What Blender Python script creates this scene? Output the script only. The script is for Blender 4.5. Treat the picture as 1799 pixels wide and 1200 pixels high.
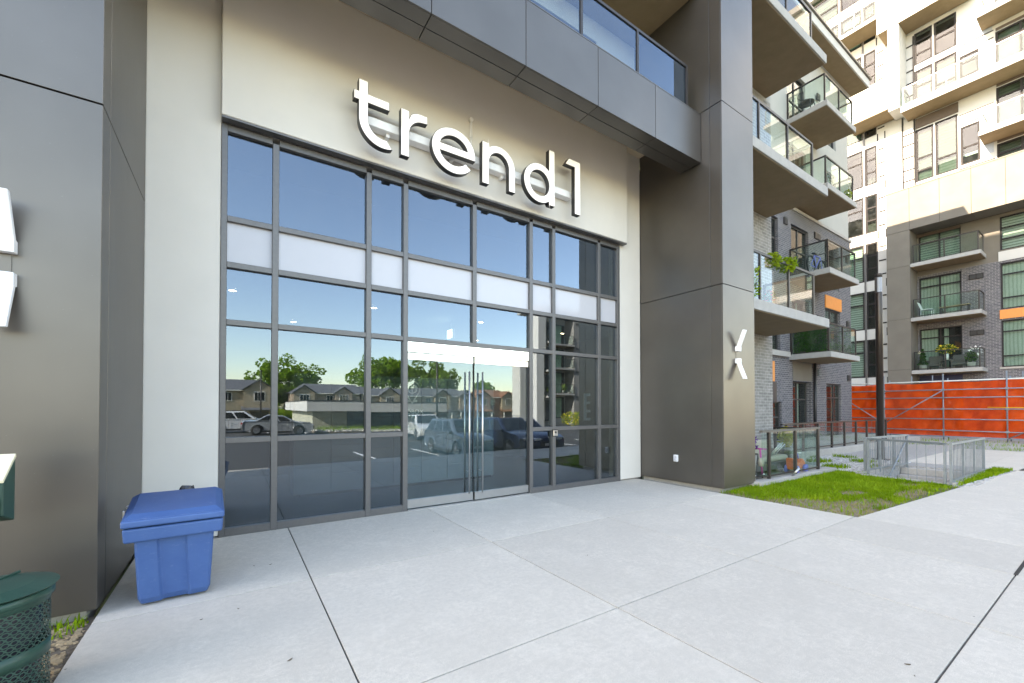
import bpy, bmesh, math, random
from mathutils import Vector, Matrix
for o in list(bpy.data.objects): bpy.data.objects.remove(o, do_unlink=True)
S = bpy.context.scene
COL = S.collection
R = math.radians
# ---------------------------------------------------------------- camera
cam_d = bpy.data.cameras.new('camera'); cam = bpy.data.objects.new('camera', cam_d); COL.objects.link(cam)
cam.location = (0, -6.741, 1.70)
cam.rotation_euler = (R(90 + 0.753), R(0.02), R(-33.675))
cam_d.sensor_width = 36.0; cam_d.lens = 14.72; cam_d.shift_y = 0.0590; cam_d.clip_start = 0.05; cam_d.clip_end = 3000
S.camera = cam
# ---------------------------------------------------------------- sky, sun, exposure
SUN = Vector((-1.0, 0.23, 0.63)).normalized()          # towards the sun
W = bpy.data.worlds.new('World'); S.world = W; W.use_nodes = True
nt = W.node_tree; nt.nodes.clear()
sky = nt.nodes.new('ShaderNodeTexSky'); sky.sky_type = 'NISHITA'; sky.sun_disc = False
sky.sun_elevation = math.asin(SUN.z); sky.sun_rotation = math.atan2(SUN.x, SUN.y)
sky.altitude = 100; sky.air_density = 1.1; sky.dust_density = 0.6; sky.ozone_density = 2.2
bg = nt.nodes.new('ShaderNodeBackground'); bg.inputs[1].default_value = 0.15
wo = nt.nodes.new('ShaderNodeOutputWorld')
nt.links.new(sky.outputs[0], bg.inputs[0]); nt.links.new(bg.outputs[0], wo.inputs[0])
sd = bpy.data.lights.new('sun', 'SUN'); sd.energy = 3.7; sd.angle = R(0.53); sd.color = (1.0, 0.965, 0.915)
so = bpy.data.objects.new('sun', sd); COL.objects.link(so); so.location = (-60, 20, 60)
so.rotation_euler = SUN.to_track_quat('Z', 'Y').to_euler()
S.view_settings.view_transform = 'Standard'; S.view_settings.look = 'None'
S.view_settings.exposure = 2.86; S.view_settings.gamma = 1.0; S.view_settings.use_curve_mapping = False
S.view_settings.use_white_balance = True; S.view_settings.white_balance_temperature = 8800; S.view_settings.white_balance_tint = 15
S.render.engine = 'CYCLES'
S.cycles.max_bounces = 10; S.cycles.transparent_max_bounces = 24; S.cycles.glossy_bounces = 6; S.cycles.diffuse_bounces = 4

# ---------------------------------------------------------------- helpers
def tag(o, label=None, cat=None, group=None, kind=None):
    if label: o['label'] = label
    if cat: o['category'] = cat
    if group: o['group'] = group
    if kind: o['kind'] = kind
    return o
def thing(name, label, cat, loc=(0, 0, 0), rz=0.0, group=None):
    o = bpy.data.objects.new(name, None); COL.objects.link(o); o.location = loc; o.rotation_euler = (0, 0, rz)
    o.empty_display_size = 0.1
    return tag(o, label, cat, group)
def wloc(o):
    v = Vector((0, 0, 0))
    while o is not None:
        v = v + o.location; o = o.parent
    return v
def copy_tree(o, parent=None):
    c = o.copy(); COL.objects.link(c); c.parent = parent
    for ch in list(o.children): copy_tree(ch, c)
    return c
class MB:
    """collects polygons; build() links them as one mesh object"""
    def __init__(s): s.v = []; s.f = []; s.sm = []
    def poly(s, pts, smooth=False):
        n = len(s.v); s.v += [tuple(p) for p in pts]; s.f.append(tuple(range(n, n + len(pts)))); s.sm.append(smooth); return s
    def idx(s, verts, faces, smooth=False):
        n = len(s.v); s.v += [tuple(p) for p in verts]
        for f in faces: s.f.append(tuple(i + n for i in f)); s.sm.append(smooth)
        return s
    def box(s, x0, x1, y0, y1, z0, z1):
        if x1 < x0: x0, x1 = x1, x0
        if y1 < y0: y0, y1 = y1, y0
        if z1 < z0: z0, z1 = z1, z0
        return s.idx([(x0,y0,z0),(x1,y0,z0),(x1,y1,z0),(x0,y1,z0),(x0,y0,z1),(x1,y0,z1),(x1,y1,z1),(x0,y1,z1)],
              [(3,2,1,0),(4,5,6,7),(0,1,5,4),(1,2,6,5),(2,3,7,6),(3,0,4,7)])
    def hexa(s, b, t):   # bottom 4 points, top 4 points (both counter-clockwise from above)
        return s.idx(list(b) + list(t), [(3,2,1,0),(4,5,6,7),(0,1,5,4),(1,2,6,5),(2,3,7,6),(3,0,4,7)])
    def bar(s, p, q, w, h):   # rectangular bar between two points
        p = Vector(p); q = Vector(q); d = (q - p).normalized()
        up = Vector((0, 0, 1)) if abs(d.z) < 0.95 else Vector((0, 1, 0))
        a = d.cross(up).normalized() * w / 2; b = a.cross(d).normalized() * h / 2
        return s.idx([p-a-b, p+a-b, p+a+b, p-a+b, q-a-b, q+a-b, q+a+b, q-a+b],
              [(3,2,1,0),(4,5,6,7),(0,1,5,4),(1,2,6,5),(2,3,7,6),(3,0,4,7)])
    def tube(s, p, q, r, n=10, r2=None, cap=True):
        p = Vector(p); q = Vector(q); d = (q - p).normalized(); r2 = r if r2 is None else r2
        up = Vector((0, 0, 1)) if abs(d.z) < 0.95 else Vector((0, 1, 0))
        a = d.cross(up).normalized(); b = d.cross(a).normalized()
        vs = []
        for k in range(n):
            t = 2 * math.pi * k / n; e = a * math.cos(t) + b * math.sin(t); vs += [p + e * r, q + e * r2]
        s.idx(vs, [(2*k, 2*((k+1) % n), 2*((k+1) % n)+1, 2*k+1) for k in range(n)], True)
        if cap:
            s.poly([vs[2*k] for k in range(n)][::-1]); s.poly([vs[2*k+1] for k in range(n)])
        return s
    def path(s, pts, r, n=8):
        for a, b in zip(pts[:-1], pts[1:]): s.tube(a, b, r, n)
        return s
    def lathe(s, prof, c=(0, 0, 0), n=24, axis='z', smooth=True):
        vs = []; m = len(prof)
        for k in range(n):
            t = 2 * math.pi * k / n
            for (r, h) in prof:
                if axis == 'z': p = (c[0] + r*math.cos(t), c[1] + r*math.sin(t), c[2] + h)
                else: p = (c[0] + r*math.cos(t), c[1] + h, c[2] + r*math.sin(t))
                vs.append(p)
        fs = [(k*m+i, ((k+1) % n)*m+i, ((k+1) % n)*m+i+1, k*m+i+1) for k in range(n) for i in range(m-1)]
        return s.idx(vs, fs, smooth)
    def prism(s, pts, axis, a, b):   # extrude a 2D polygon; axis 'y': pts are (x,z); 'x': pts are (y,z); 'z': pts are (x,y)
        def P(p, t): return (p[0], t, p[1]) if axis == 'y' else ((t, p[0], p[1]) if axis == 'x' else (p[0], p[1], t))
        n = len(pts)
        s.poly([P(p, a) for p in pts]); s.poly([P(p, b) for p in pts][::-1])
        for i in range(n):
            j = (i + 1) % n; s.poly([P(pts[j], a), P(pts[i], a), P(pts[i], b), P(pts[j], b)])
        return s
    def build(s, name, mat, parent=None, bevel=0.0, seg=1, local=False, fix=True):
        me = bpy.data.meshes.new(name)
        off = Vector((0, 0, 0)) if (local or parent is None) else wloc(parent)
        me.from_pydata([tuple(Vector(p) - off) for p in s.v], [], s.f)
        me.polygons.foreach_set('use_smooth', s.sm)
        if fix:
            bm = bmesh.new(); bm.from_mesh(me)
            bmesh.ops.remove_doubles(bm, verts=bm.verts, dist=1e-5)
            bmesh.ops.recalc_face_normals(bm, faces=bm.faces); bm.to_mesh(me); bm.free()
        me.update()
        if mat: me.materials.append(mat)
        o = bpy.data.objects.new(name, me); COL.objects.link(o); o.parent = parent
        if bevel:
            m = o.modifiers.new('bevel', 'BEVEL'); m.width = bevel; m.segments = seg; m.limit_method = 'ANGLE'; m.angle_limit = R(40)
        return o
def bx(name, mat, parent, x0, x1, y0, y1, z0, z1, bevel=0.0, seg=1):
    """one box piece with its origin at its centre, base"""
    cx, cy, cz = (x0+x1)/2, (y0+y1)/2, min(z0, z1)
    o = MB().box(x0-cx, x1-cx, y0-cy, y1-cy, z0-cz, z1-cz).build(name, mat, None, bevel, seg)
    o.parent = parent; o.location = Vector((cx, cy, cz)) - (wloc(parent) if parent else Vector((0, 0, 0)))
    return o
def struct(o): o['kind'] = 'structure'; return o
def stuff(o): o['kind'] = 'stuff'; return o
# wall-plane coordinates: ('y', Y) faces -y with u = x; ('x', X) faces -x with u = y; d is depth into the wall
def P3(pl, u, v, d): return (u, pl[1] + d, v) if pl[0] == 'y' else (pl[1] + d, u, v)
def pbox(mb, pl, u0, u1, v0, v1, d0, d1):
    if pl[0] == 'y': return mb.box(u0, u1, pl[1]+d0, pl[1]+d1, v0, v1)
    return mb.box(pl[1]+d0, pl[1]+d1, u0, u1, v0, v1)
def pbx(name, mat, parent, pl, u0, u1, v0, v1, d0, d1, bevel=0.0):
    if pl[0] == 'y': return bx(name, mat, parent, u0, u1, pl[1]+d0, pl[1]+d1, v0, v1, bevel)
    return bx(name, mat, parent, pl[1]+d0, pl[1]+d1, u0, u1, v0, v1, bevel)
def wall(name, mat, parent, pl, u0, u1, v0, v1, holes=(), thick=0.22):
    """wall slab with rectangular openings and real reveals"""
    us = sorted(set([u0, u1] + [min(max(h[i], u0), u1) for h in holes for i in (0, 1)]))
    vs = sorted(set([v0, v1] + [min(max(h[i], v0), v1) for h in holes for i in (2, 3)]))
    mb = MB()
    def open_(i, j):
        if i < 0 or j < 0 or i >= len(us)-1 or j >= len(vs)-1: return True
        uc, vc = (us[i]+us[i+1])/2, (vs[j]+vs[j+1])/2
        return any(h[0] < uc < h[1] and h[2] < vc < h[3] for h in holes)
    for i in range(len(us)-1):
        for j in range(len(vs)-1):
            if open_(i, j): continue
            a, b, c, e = us[i], us[i+1], vs[j], vs[j+1]
            mb.poly([P3(pl,a,c,0),P3(pl,b,c,0),P3(pl,b,e,0),P3(pl,a,e,0)])
            mb.poly([P3(pl,a,c,thick),P3(pl,b,c,thick),P3(pl,b,e,thick),P3(pl,a,e,thick)])
            if open_(i-1, j): mb.poly([P3(pl,a,c,0),P3(pl,a,e,0),P3(pl,a,e,thick),P3(pl,a,c,thick)])
            if open_(i+1, j): mb.poly([P3(pl,b,c,0),P3(pl,b,e,0),P3(pl,b,e,thick),P3(pl,b,c,thick)])
            if open_(i, j-1): mb.poly([P3(pl,a,c,0),P3(pl,b,c,0),P3(pl,b,c,thick),P3(pl,a,c,thick)])
            if open_(i, j+1): mb.poly([P3(pl,a,e,0),P3(pl,b,e,0),P3(pl,b,e,thick),P3(pl,a,e,thick)])
    return mb.build(name, mat, parent)
rnd = random.Random(7)
# ---------------------------------------------------------------- materials
def mat(name):
    m = bpy.data.materials.new(name); m.use_nodes = True; nt = m.node_tree
    for n in list(nt.nodes): nt.nodes.remove(n)
    out = nt.nodes.new('ShaderNodeOutputMaterial')
    return m, nt, out
def N(nt, t, **kw):
    n = nt.nodes.new('ShaderNode' + t)
    for k, v in kw.items(): setattr(n, k, v)
    return n
def L(nt, a, b): nt.links.new(a, b)
def bsdf(nt, out, col=(0.5,0.5,0.5), rough=0.6, metal=0.0, spec=None, coat=0.0):
    b = N(nt, 'BsdfPrincipled'); b.inputs['Base Color'].default_value = (*col, 1); b.inputs['Roughness'].default_value = rough
    b.inputs['Metallic'].default_value = metal
    if spec is not None: b.inputs['Specular IOR Level'].default_value = spec
    if coat: b.inputs['Coat Weight'].default_value = coat; b.inputs['Coat Roughness'].default_value = 0.05
    L(nt, b.outputs[0], out.inputs[0]); return b
def coords(nt, scale=(1,1,1), kind='Object'):
    g = N(nt, 'NewGeometry'); mp = N(nt, 'Mapping'); mp.inputs['Scale'].default_value = scale
    L(nt, g.outputs['Position'], mp.inputs[0]); return mp.outputs[0]
def noise(nt, vec, scale, detail=4, rough=0.55):
    n = N(nt, 'TexNoise'); n.inputs['Scale'].default_value = scale; n.inputs['Detail'].default_value = detail
    n.inputs['Roughness'].default_value = rough
    if vec: L(nt, vec, n.inputs['Vector'])
    return n.outputs[0]
def ramp(nt, fac, stops):
    r = N(nt, 'ValToRGB'); e = r.color_ramp.elements
    while len(e) > len(stops): e.remove(e[-1])
    while len(e) < len(stops): e.new(0.5)
    for k, (p, c) in enumerate(stops): e[k].position = p; e[k].color = (*c, 1) if len(c) == 3 else c
    L(nt, fac, r.inputs[0]); return r.outputs[0]
def mixc(nt, fac, a, b, mode='MIX'):
    m = N(nt, 'Mix', data_type='RGBA', blend_type=mode)
    if isinstance(fac, (int, float)): m.inputs[0].default_value = fac
    else: L(nt, fac, m.inputs[0])
    for i, c in ((6, a), (7, b)):
        if isinstance(c, tuple): m.inputs[i].default_value = (*c, 1)
        else: L(nt, c, m.inputs[i])
    return m.outputs[2]
def bump(nt, b, h, strength=0.2, dist=0.01):
    n = N(nt, 'Bump'); n.inputs['Strength'].default_value = strength; n.inputs['Distance'].default_value = dist
    L(nt, h, n.inputs['Height']); L(nt, n.outputs[0], b.inputs['Normal']); return n
def grey(v): return (v, v, v)

def noisy(name, c0, c1, scale=6, rough=0.7, metal=0.0, bs=0.15, bscale=90, bdist=0.004, spec=None, big=None, kind='Object'):
    m, nt, out = mat(name); b = bsdf(nt, out, c0, rough, metal, spec); v = coords(nt, kind=kind)
    f = noise(nt, v, scale, 5, 0.6); col = ramp(nt, f, [(0.3, c0), (0.7, c1)])
    if big:
        g = noise(nt, v, big, 3, 0.5); col = mixc(nt, ramp(nt, g, [(0.35, grey(0)), (0.75, grey(0.35))]), col, tuple(x*0.8 for x in c0))
    L(nt, col, b.inputs['Base Color'])
    if bs: bump(nt, b, noise(nt, v, bscale, 4, 0.6), bs, bdist)
    return m
# concrete flatwork: broom finish, faint stains, fine specks, slab to slab tone
def make_concrete(name, base, slabvar=0.05):
    m, nt, out = mat(name); b = bsdf(nt, out, base, 0.85, 0, 0.25)
    tc = N(nt, 'TexCoord'); geo = N(nt, 'NewGeometry'); oi = N(nt, 'ObjectInfo')
    v = geo.outputs['Position']
    big = noise(nt, v, 0.9, 5, 0.6); mid = noise(nt, v, 7, 5, 0.65); fine = noise(nt, v, 160, 3, 0.7)
    mp = N(nt, 'Mapping'); mp.inputs['Scale'].default_value = (3, 70, 1); mp.inputs['Rotation'].default_value = (0, 0, 0.12); L(nt, v, mp.inputs[0])
    broom = noise(nt, mp.outputs[0], 1.6, 3, 0.6)
    c = ramp(nt, big, [(0.3, tuple(x*0.86 for x in base)), (0.62, base), (0.85, tuple(min(1, x*1.07) for x in base))])
    c = mixc(nt, ramp(nt, mid, [(0.35, grey(0.42)), (0.6, grey(0))]), c, tuple(x*0.72 for x in base))
    c = mixc(nt, ramp(nt, fine, [(0.36, grey(0.9)), (0.50, grey(0))]), c, tuple(x*0.55 for x in base))
    c = mixc(nt, ramp(nt, broom, [(0.35, grey(0.42)), (0.62, grey(0))]), c, tuple(x*0.75 for x in base))
    c = mixc(nt, ramp(nt, noise(nt, v, 0.55, 6, 0.7), [(0.40, grey(0.55)), (0.52, grey(0))]), c, tuple(x*0.80 for x in base))
    st = N(nt, 'Mapping'); st.inputs['Scale'].default_value = (0.5, 5.0, 1); st.inputs['Rotation'].default_value = (0, 0, 0.5); L(nt, v, st.inputs[0])
    c = mixc(nt, ramp(nt, noise(nt, st.outputs[0], 1.4, 5, 0.7), [(0.60, grey(0)), (0.72, grey(0.35))]), c, tuple(x*0.74 for x in base))
    sm = noise(nt, v, 22, 6, 0.7)
    c = mixc(nt, ramp(nt, sm, [(0.40, grey(0.8)), (0.56, grey(0))]), c, tuple(x*0.74 for x in base))
    c = mixc(nt, ramp(nt, noise(nt, v, 2.4, 6, 0.75), [(0.52, grey(0)), (0.75, grey(0.30))]), c, tuple(min(1, x*1.15) for x in base))
    v2 = N(nt, 'TexVoronoi'); v2.inputs['Scale'].default_value = 17; L(nt, v, v2.inputs['Vector'])
    c = mixc(nt, ramp(nt, v2.outputs['Distance'], [(0.0, grey(0.55)), (0.07, grey(0.45)), (0.13, grey(0))]), c, tuple(x*0.6 for x in base))
    vo = N(nt, 'TexVoronoi'); vo.inputs['Scale'].default_value = 2.3; L(nt, v, vo.inputs['Vector'])
    c = mixc(nt, ramp(nt, vo.outputs['Distance'], [(0.0, grey(0.8)), (0.012, grey(0.7)), (0.022, grey(0))]), c, (0.07, 0.065, 0.055))
    k = N(nt, 'Math', operation='MULTIPLY_ADD'); L(nt, oi.outputs['Random'], k.inputs[0]); k.inputs[1].default_value = slabvar*2; k.inputs[2].default_value = 1 - slabvar
    hs = N(nt, 'HueSaturation'); L(nt, k.outputs[0], hs.inputs['Value']); L(nt, c, hs.inputs['Color'])
    L(nt, hs.outputs[0], b.inputs['Base Color'])
    bump(nt, b, mixc(nt, 0.5, broom, fine), 0.18, 0.003); return m
CONC = make_concrete('concrete_paving', (0.68, 0.615, 0.53))
CONC2 = make_concrete('concrete_cast', (0.46, 0.43, 0.39), 0.02)
JOINT = noisy('joint_filler', (0.05, 0.048, 0.045), (0.09, 0.085, 0.08), 9)
# stucco
def make_stucco(name, base):
    m, nt, out = mat(name); b = bsdf(nt, out, base, 0.9, 0, 0.15); v = coords(nt)
    g = noise(nt, v, 240, 3, 0.7); big = noise(nt, v, 1.3, 4, 0.55)
    c = ramp(nt, big, [(0.3, tuple(x*0.94 for x in base)), (0.7, base)])
    c = mixc(nt, ramp(nt, g, [(0.3, grey(0.25)), (0.5, grey(0))]), c, tuple(x*0.78 for x in base))
    L(nt, c, b.inputs['Base Color']); bump(nt, b, g, 0.35, 0.004); return m
STUCCO = make_stucco('white_stucco', (0.72, 0.68, 0.62))
STUCCO_G = make_stucco('grey_stucco', (0.42, 0.41, 0.38))
STUCCO_W = make_stucco('cladding_white', (0.54, 0.53, 0.505))
# metallic taupe composite panels
def make_panel(name, base, rough=0.36, metal=0.75):
    m, nt, out = mat(name); b = bsdf(nt, out, base, rough, metal, 0.5 if metal else 0.1); v = coords(nt)
    oi = N(nt, 'ObjectInfo')
    mp = N(nt, 'Mapping'); mp.inputs['Scale'].default_value = (60, 60, 0.8); L(nt, v, mp.inputs[0])
    st = noise(nt, mp.outputs[0], 2.0, 3, 0.6); big = noise(nt, v, 1.1, 3, 0.5); sp = noise(nt, v, 60, 2, 0.5)
    c = ramp(nt, big, [(0.3, tuple(x*0.9 for x in base)), (0.7, tuple(x*1.05 for x in base))])
    c = mixc(nt, ramp(nt, sp, [(0.72, grey(0)), (0.80, grey(0.22))]), c, (0.35, 0.34, 0.32))
    k = N(nt, 'Math', operation='MULTIPLY_ADD'); L(nt, oi.outputs['Random'], k.inputs[0]); k.inputs[1].default_value = 0.08; k.inputs[2].default_value = 0.96
    hs = N(nt, 'HueSaturation'); L(nt, k.outputs[0], hs.inputs['Value']); L(nt, c, hs.inputs['Color']); L(nt, hs.outputs[0], b.inputs['Base Color'])
    r = ramp(nt, st, [(0.3, grey(rough*0.97)), (0.7, grey(rough*1.03))]); L(nt, r, b.inputs['Roughness'])
    bump(nt, b, noise(nt, v, 0.6, 1), 0.05, 0.02); return m
PANEL = make_panel('taupe_metal_panel', (0.152, 0.139, 0.126), 0.40, 0.85)
PANEL2 = make_panel('taupe_panel_matt', (0.165, 0.148, 0.125), 0.7, 0.0)
GAP = noisy('panel_gap_black', (0.012,)*3, (0.02,)*3, 5, bs=0)
FRAME = noisy('anodised_frame', (0.135, 0.13, 0.128), (0.155, 0.15, 0.148), 20, 0.42, 0.5, bs=0.03)
DARKFRAME = noisy('dark_window_frame', (0.05, 0.048, 0.048), (0.065, 0.062, 0.06), 20, 0.45, 0.3, bs=0.03)
FARFRAME = noisy('matt_dark_frame', (0.035, 0.033, 0.033), (0.045, 0.042, 0.042), 20, 0.9, 0.0, bs=0.0, spec=0.05)
RAILM = noisy('bronze_rail', (0.035, 0.03, 0.028), (0.05, 0.043, 0.04), 20, 0.4, 0.4, bs=0.03)
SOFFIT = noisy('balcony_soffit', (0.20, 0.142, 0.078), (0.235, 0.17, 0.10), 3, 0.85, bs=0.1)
UNDER = noisy('warm_soffit_board', (0.60, 0.49, 0.34), (0.66, 0.54, 0.38), 3, 0.8, bs=0.1)  # made pale and warm to bounce light onto the sign band
SLABC = noisy('balcony_concrete', (0.30, 0.29, 0.275), (0.36, 0.35, 0.33), 5, 0.85, bs=0.12)
def make_glass(name, ior, tint, rough=0.0, gl=(0.95, 0.97, 1.0)):
    m, nt, out = mat(name)
    tr = N(nt, 'BsdfTransparent'); tr.inputs[0].default_value = (*tint, 1)
    g = N(nt, 'BsdfGlossy'); g.inputs['Color'].default_value = (*gl, 1); g.inputs['Roughness'].default_value = rough
    fr = N(nt, 'Fresnel'); fr.inputs['IOR'].default_value = ior
    mx = N(nt, 'MixShader'); gm = N(nt, 'NewGeometry'); iv = N(nt, 'Math', operation='SUBTRACT'); iv.inputs[0].default_value = 1.0; L(nt, gm.outputs['Backfacing'], iv.inputs[1]); mu = N(nt, 'Math', operation='MULTIPLY'); L(nt, fr.outputs[0], mu.inputs[0]); L(nt, iv.outputs[0], mu.inputs[1])
    L(nt, mu.outputs[0], mx.inputs[0]); L(nt, tr.outputs[0], mx.inputs[1]); L(nt, g.outputs[0], mx.inputs[2])
    df = N(nt, 'BsdfDiffuse'); df.inputs[0].default_value = (0.5, 0.5, 0.48, 1); m2 = N(nt, 'MixShader'); L(nt, ramp(nt, noise(nt, coords(nt), 3.5, 6, 0.7), [(0.45, grey(0.004)), (0.75, grey(0.035))]), m2.inputs[0]); L(nt, mx.outputs[0], m2.inputs[1]); L(nt, df.outputs[0], m2.inputs[2]); L(nt, m2.outputs[0], out.inputs[0])
    return m
GLASS = make_glass('lobby_glass', 2.45, (0.52, 0.57, 0.56), gl=(0.66, 0.83, 1.0))
DGLASS = make_glass('door_glass', 2.25, (0.78, 0.86, 0.86), gl=(0.68, 0.86, 1.0))
WGLASS = make_glass('window_glass', 1.6, (0.76, 0.83, 0.79))
BGLASS = make_glass('balcony_glass', 1.42, (0.86, 0.93, 0.90))
BGLASS2 = make_glass('tinted_balcony_glass', 2.1, (0.62, 0.72, 0.80), gl=(0.62, 0.80, 1.0))
CARGLASS = make_glass('car_glass', 1.7, (0.10, 0.12, 0.12))
def plain(name, col, rough=0.6, metal=0.0, spec=None, coat=0.0, var=0.06, bs=0.0):
    m, nt, out = mat(name); b = bsdf(nt, out, col, rough, metal, spec, coat); v = coords(nt)
    f = noise(nt, v, 8, 4, 0.6)
    L(nt, ramp(nt, f, [(0.3, tuple(x*(1-var) for x in col)), (0.7, tuple(min(1, x*(1+var)) for x in col))]), b.inputs['Base Color'])
    if bs: bump(nt, b, noise(nt, v, 60, 3), bs, 0.005)
    return m
SPANDREL = plain('spandrel_white_glass', (0.50, 0.50, 0.53), 0.08, 0, 0.5, var=0.01)
STEEL = plain('polished_steel', (0.80, 0.80, 0.80), 0.16, 1.0, var=0.02)
STEELB = plain('brushed_steel', (0.56, 0.56, 0.56), 0.3, 1.0, var=0.04)
GALV = plain('galvanised_steel', (0.19, 0.22, 0.24), 0.5, 0.4, var=0.15)
SIGNF = plain('sign_face_acrylic', (0.88, 0.88, 0.86), 0.3, var=0.01)
SIGNF.node_tree.nodes['Principled BSDF'].inputs['Emission Color'].default_value = (1, 0.99, 0.96, 1); SIGNF.node_tree.nodes['Principled BSDF'].inputs['Emission Strength'].default_value = 0.05
SIGNR = plain('sign_return_black', (0.035, 0.035, 0.037), 0.35, 0.2)
RACE = plain('raceway_white', (0.86, 0.85, 0.84), 0.4)
WHITE = plain('white_paint', (0.78, 0.78, 0.78), 0.4, var=0.02)
BLACK = plain('black_plastic', (0.02, 0.02, 0.022), 0.45)
BLUE = noisy('blue_rotomoulded_plastic', (0.028, 0.088, 0.245), (0.042, 0.115, 0.29), 5, 0.5, 0, 0.12, 120, 0.002, big=2.5)
def scuff(m, amount):
    nt = m.node_tree; b = nt.nodes['Principled BSDF']; src = b.inputs['Base Color'].links[0].from_socket; v = coords(nt, (1, 1, 3.5))
    f = ramp(nt, noise(nt, v, 16, 8, 0.8), [(0.58, grey(0)), (0.70, grey(amount))]); L(nt, mixc(nt, f, src, (0.30, 0.36, 0.46)), b.inputs['Base Color'])
    g = N(nt, 'NewGeometry'); sp = N(nt, 'SeparateXYZ'); L(nt, g.outputs['Position'], sp.inputs[0])
scuff(BLUE, 0.28)
GREENM = noisy('green_powder_coat', (0.010, 0.048, 0.034), (0.016, 0.066, 0.047), 8, 0.42, 0, 0.06)
ORANGE = plain('orange_panel', (0.72, 0.25, 0.06), 0.6)
LOBBYW = plain('lobby_wall', (0.20, 0.20, 0.20), 0.8)
LOBBYC = plain('lobby_ceiling', (0.6, 0.6, 0.6), 0.8)
LOBBYF = plain('lobby_floor_tile', (0.08, 0.078, 0.075), 0.35)
LOCKER = plain('locker_grey_blue', (0.17, 0.235, 0.265), 0.45)
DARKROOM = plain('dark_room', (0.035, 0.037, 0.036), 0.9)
def make_emit(name, col, s):
    m, nt, out = mat(name); e = N(nt, 'Emission'); e.inputs[0].default_value = (*col, 1); e.inputs[1].default_value = s; L(nt, e.outputs[0], out.inputs[0]); return m
LAMP = make_emit('downlight_glow', (1.0, 0.86, 0.66), 16.0)
EXITW = make_emit('exit_sign_glow', (0.75, 1.0, 0.85), 1.4)
def make_brick(name, c1, c2, mortar, axis, bw=0.21, bh=0.072, ms=0.012):
    m, nt, out = mat(name); b = bsdf(nt, out, c1, 0.85, 0, 0.2)
    geo = N(nt, 'NewGeometry'); sp = N(nt, 'SeparateXYZ'); L(nt, geo.outputs['Position'], sp.inputs[0]); cb = N(nt, 'CombineXYZ')
    ad = N(nt, 'Math', operation='ADD'); L(nt, sp.outputs['X'], ad.inputs[0]); L(nt, sp.outputs['Y'], ad.inputs[1])
    L(nt, ad.outputs[0], cb.inputs[0]); L(nt, sp.outputs['Z'], cb.inputs[1])
    br = N(nt, 'TexBrick'); L(nt, cb.outputs[0], br.inputs['Vector']); br.inputs['Scale'].default_value = 1.0
    br.inputs['Brick Width'].default_value = bw; br.inputs['Row Height'].default_value = bh; br.inputs['Mortar Size'].default_value = ms; br.inputs['Mortar Smooth'].default_value = 0.2
    br.inputs['Color1'].default_value = (*c1, 1); br.inputs['Color2'].default_value = (*c2, 1); br.inputs['Mortar'].default_value = (*mortar, 1)
    n = noise(nt, geo.outputs['Position'], 9, 4); c = mixc(nt, ramp(nt, n, [(0.35, grey(0.35)), (0.65, grey(0))]), br.outputs[0], tuple(x*0.6 for x in c1))
    L(nt, c, b.inputs['Base Color']); bump(nt, b, br.outputs['Fac'], -0.5, 0.01); return m
BRICK = make_brick('grey_brick', (0.085, 0.083, 0.098), (0.145, 0.136, 0.142), (0.30, 0.29, 0.28), 'y', 0.26, 0.09, 0.011)
BRICKL = make_brick('light_grey_brick', (0.20, 0.19, 0.178), (0.30, 0.28, 0.262), (0.38, 0.37, 0.35), 'y', 0.26, 0.09, 0.011)
BRICKH = make_brick('tan_house_brick', (0.23, 0.14, 0.085), (0.29, 0.20, 0.13), (0.5, 0.47, 0.42), 'y')
BRICKR = make_brick('red_house_brick', (0.22, 0.08, 0.045), (0.28, 0.12, 0.07), (0.45, 0.42, 0.38), 'y')
STONEH = make_brick('house_stone', (0.30, 0.235, 0.16), (0.37, 0.30, 0.21), (0.36, 0.32, 0.26), 'y', 0.45, 0.2, 0.015)
def make_stripes(name, a, b_, period, duty, axis='Z', tr=0.25, wob=0.0):
    m, nt, out = mat(name); geo = N(nt, 'NewGeometry'); sp = N(nt, 'SeparateXYZ'); L(nt, geo.outputs['Position'], sp.inputs[0])
    src = sp.outputs[axis]
    if wob:
        ad = N(nt, 'Math', operation='MULTIPLY_ADD'); L(nt, noise(nt, geo.outputs['Position'], 1.3, 2), ad.inputs[0]); ad.inputs[1].default_value = wob; L(nt, src, ad.inputs[2]); src = ad.outputs[0]
    d = N(nt, 'Math', operation='DIVIDE'); L(nt, src, d.inputs[0]); d.inputs[1].default_value = period
    f = N(nt, 'Math', operation='FRACT'); L(nt, d.outputs[0], f.inputs[0])
    c = ramp(nt, f.outputs[0], [(0.0, b_), (0.5*(1-duty), a), (1-0.5*(1-duty), a), (1.0, b_)])
    b = bsdf(nt, out, a, 0.8); L(nt, c, b.inputs['Base Color']); bump(nt, b, f.outputs[0], 0.4, 0.02)
    t = N(nt, 'BsdfTranslucent'); L(nt, c, t.inputs[0]); mx = N(nt, 'MixShader'); mx.inputs[0].default_value = tr
    L(nt, b.outputs[0], mx.inputs[1]); L(nt, t.outputs[0], mx.inputs[2]); L(nt, mx.outputs[0], out.inputs[0]); return m
BLIND = make_stripes('zebra_blind', (0.72, 0.74, 0.72), (0.18, 0.22, 0.20), 0.17, 0.45)
BLINDS_ = make_stripes('sunny_blind', (0.11, 0.135, 0.12), (0.05, 0.08, 0.06), 0.2, 0.5)  # darker copy of the blind, toned down so sunlit windows stay readable
CURTX = make_stripes('curtain_cloth', (0.70, 0.74, 0.70), (0.46, 0.51, 0.48), 0.16, 0.4, 'Y', 0.3, 0.12)
CURTY = make_stripes('curtain_cloth_side', (0.66, 0.74, 0.70), (0.42, 0.48, 0.46), 0.14, 0.4, 'X', 0.3, 0.1)
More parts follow.
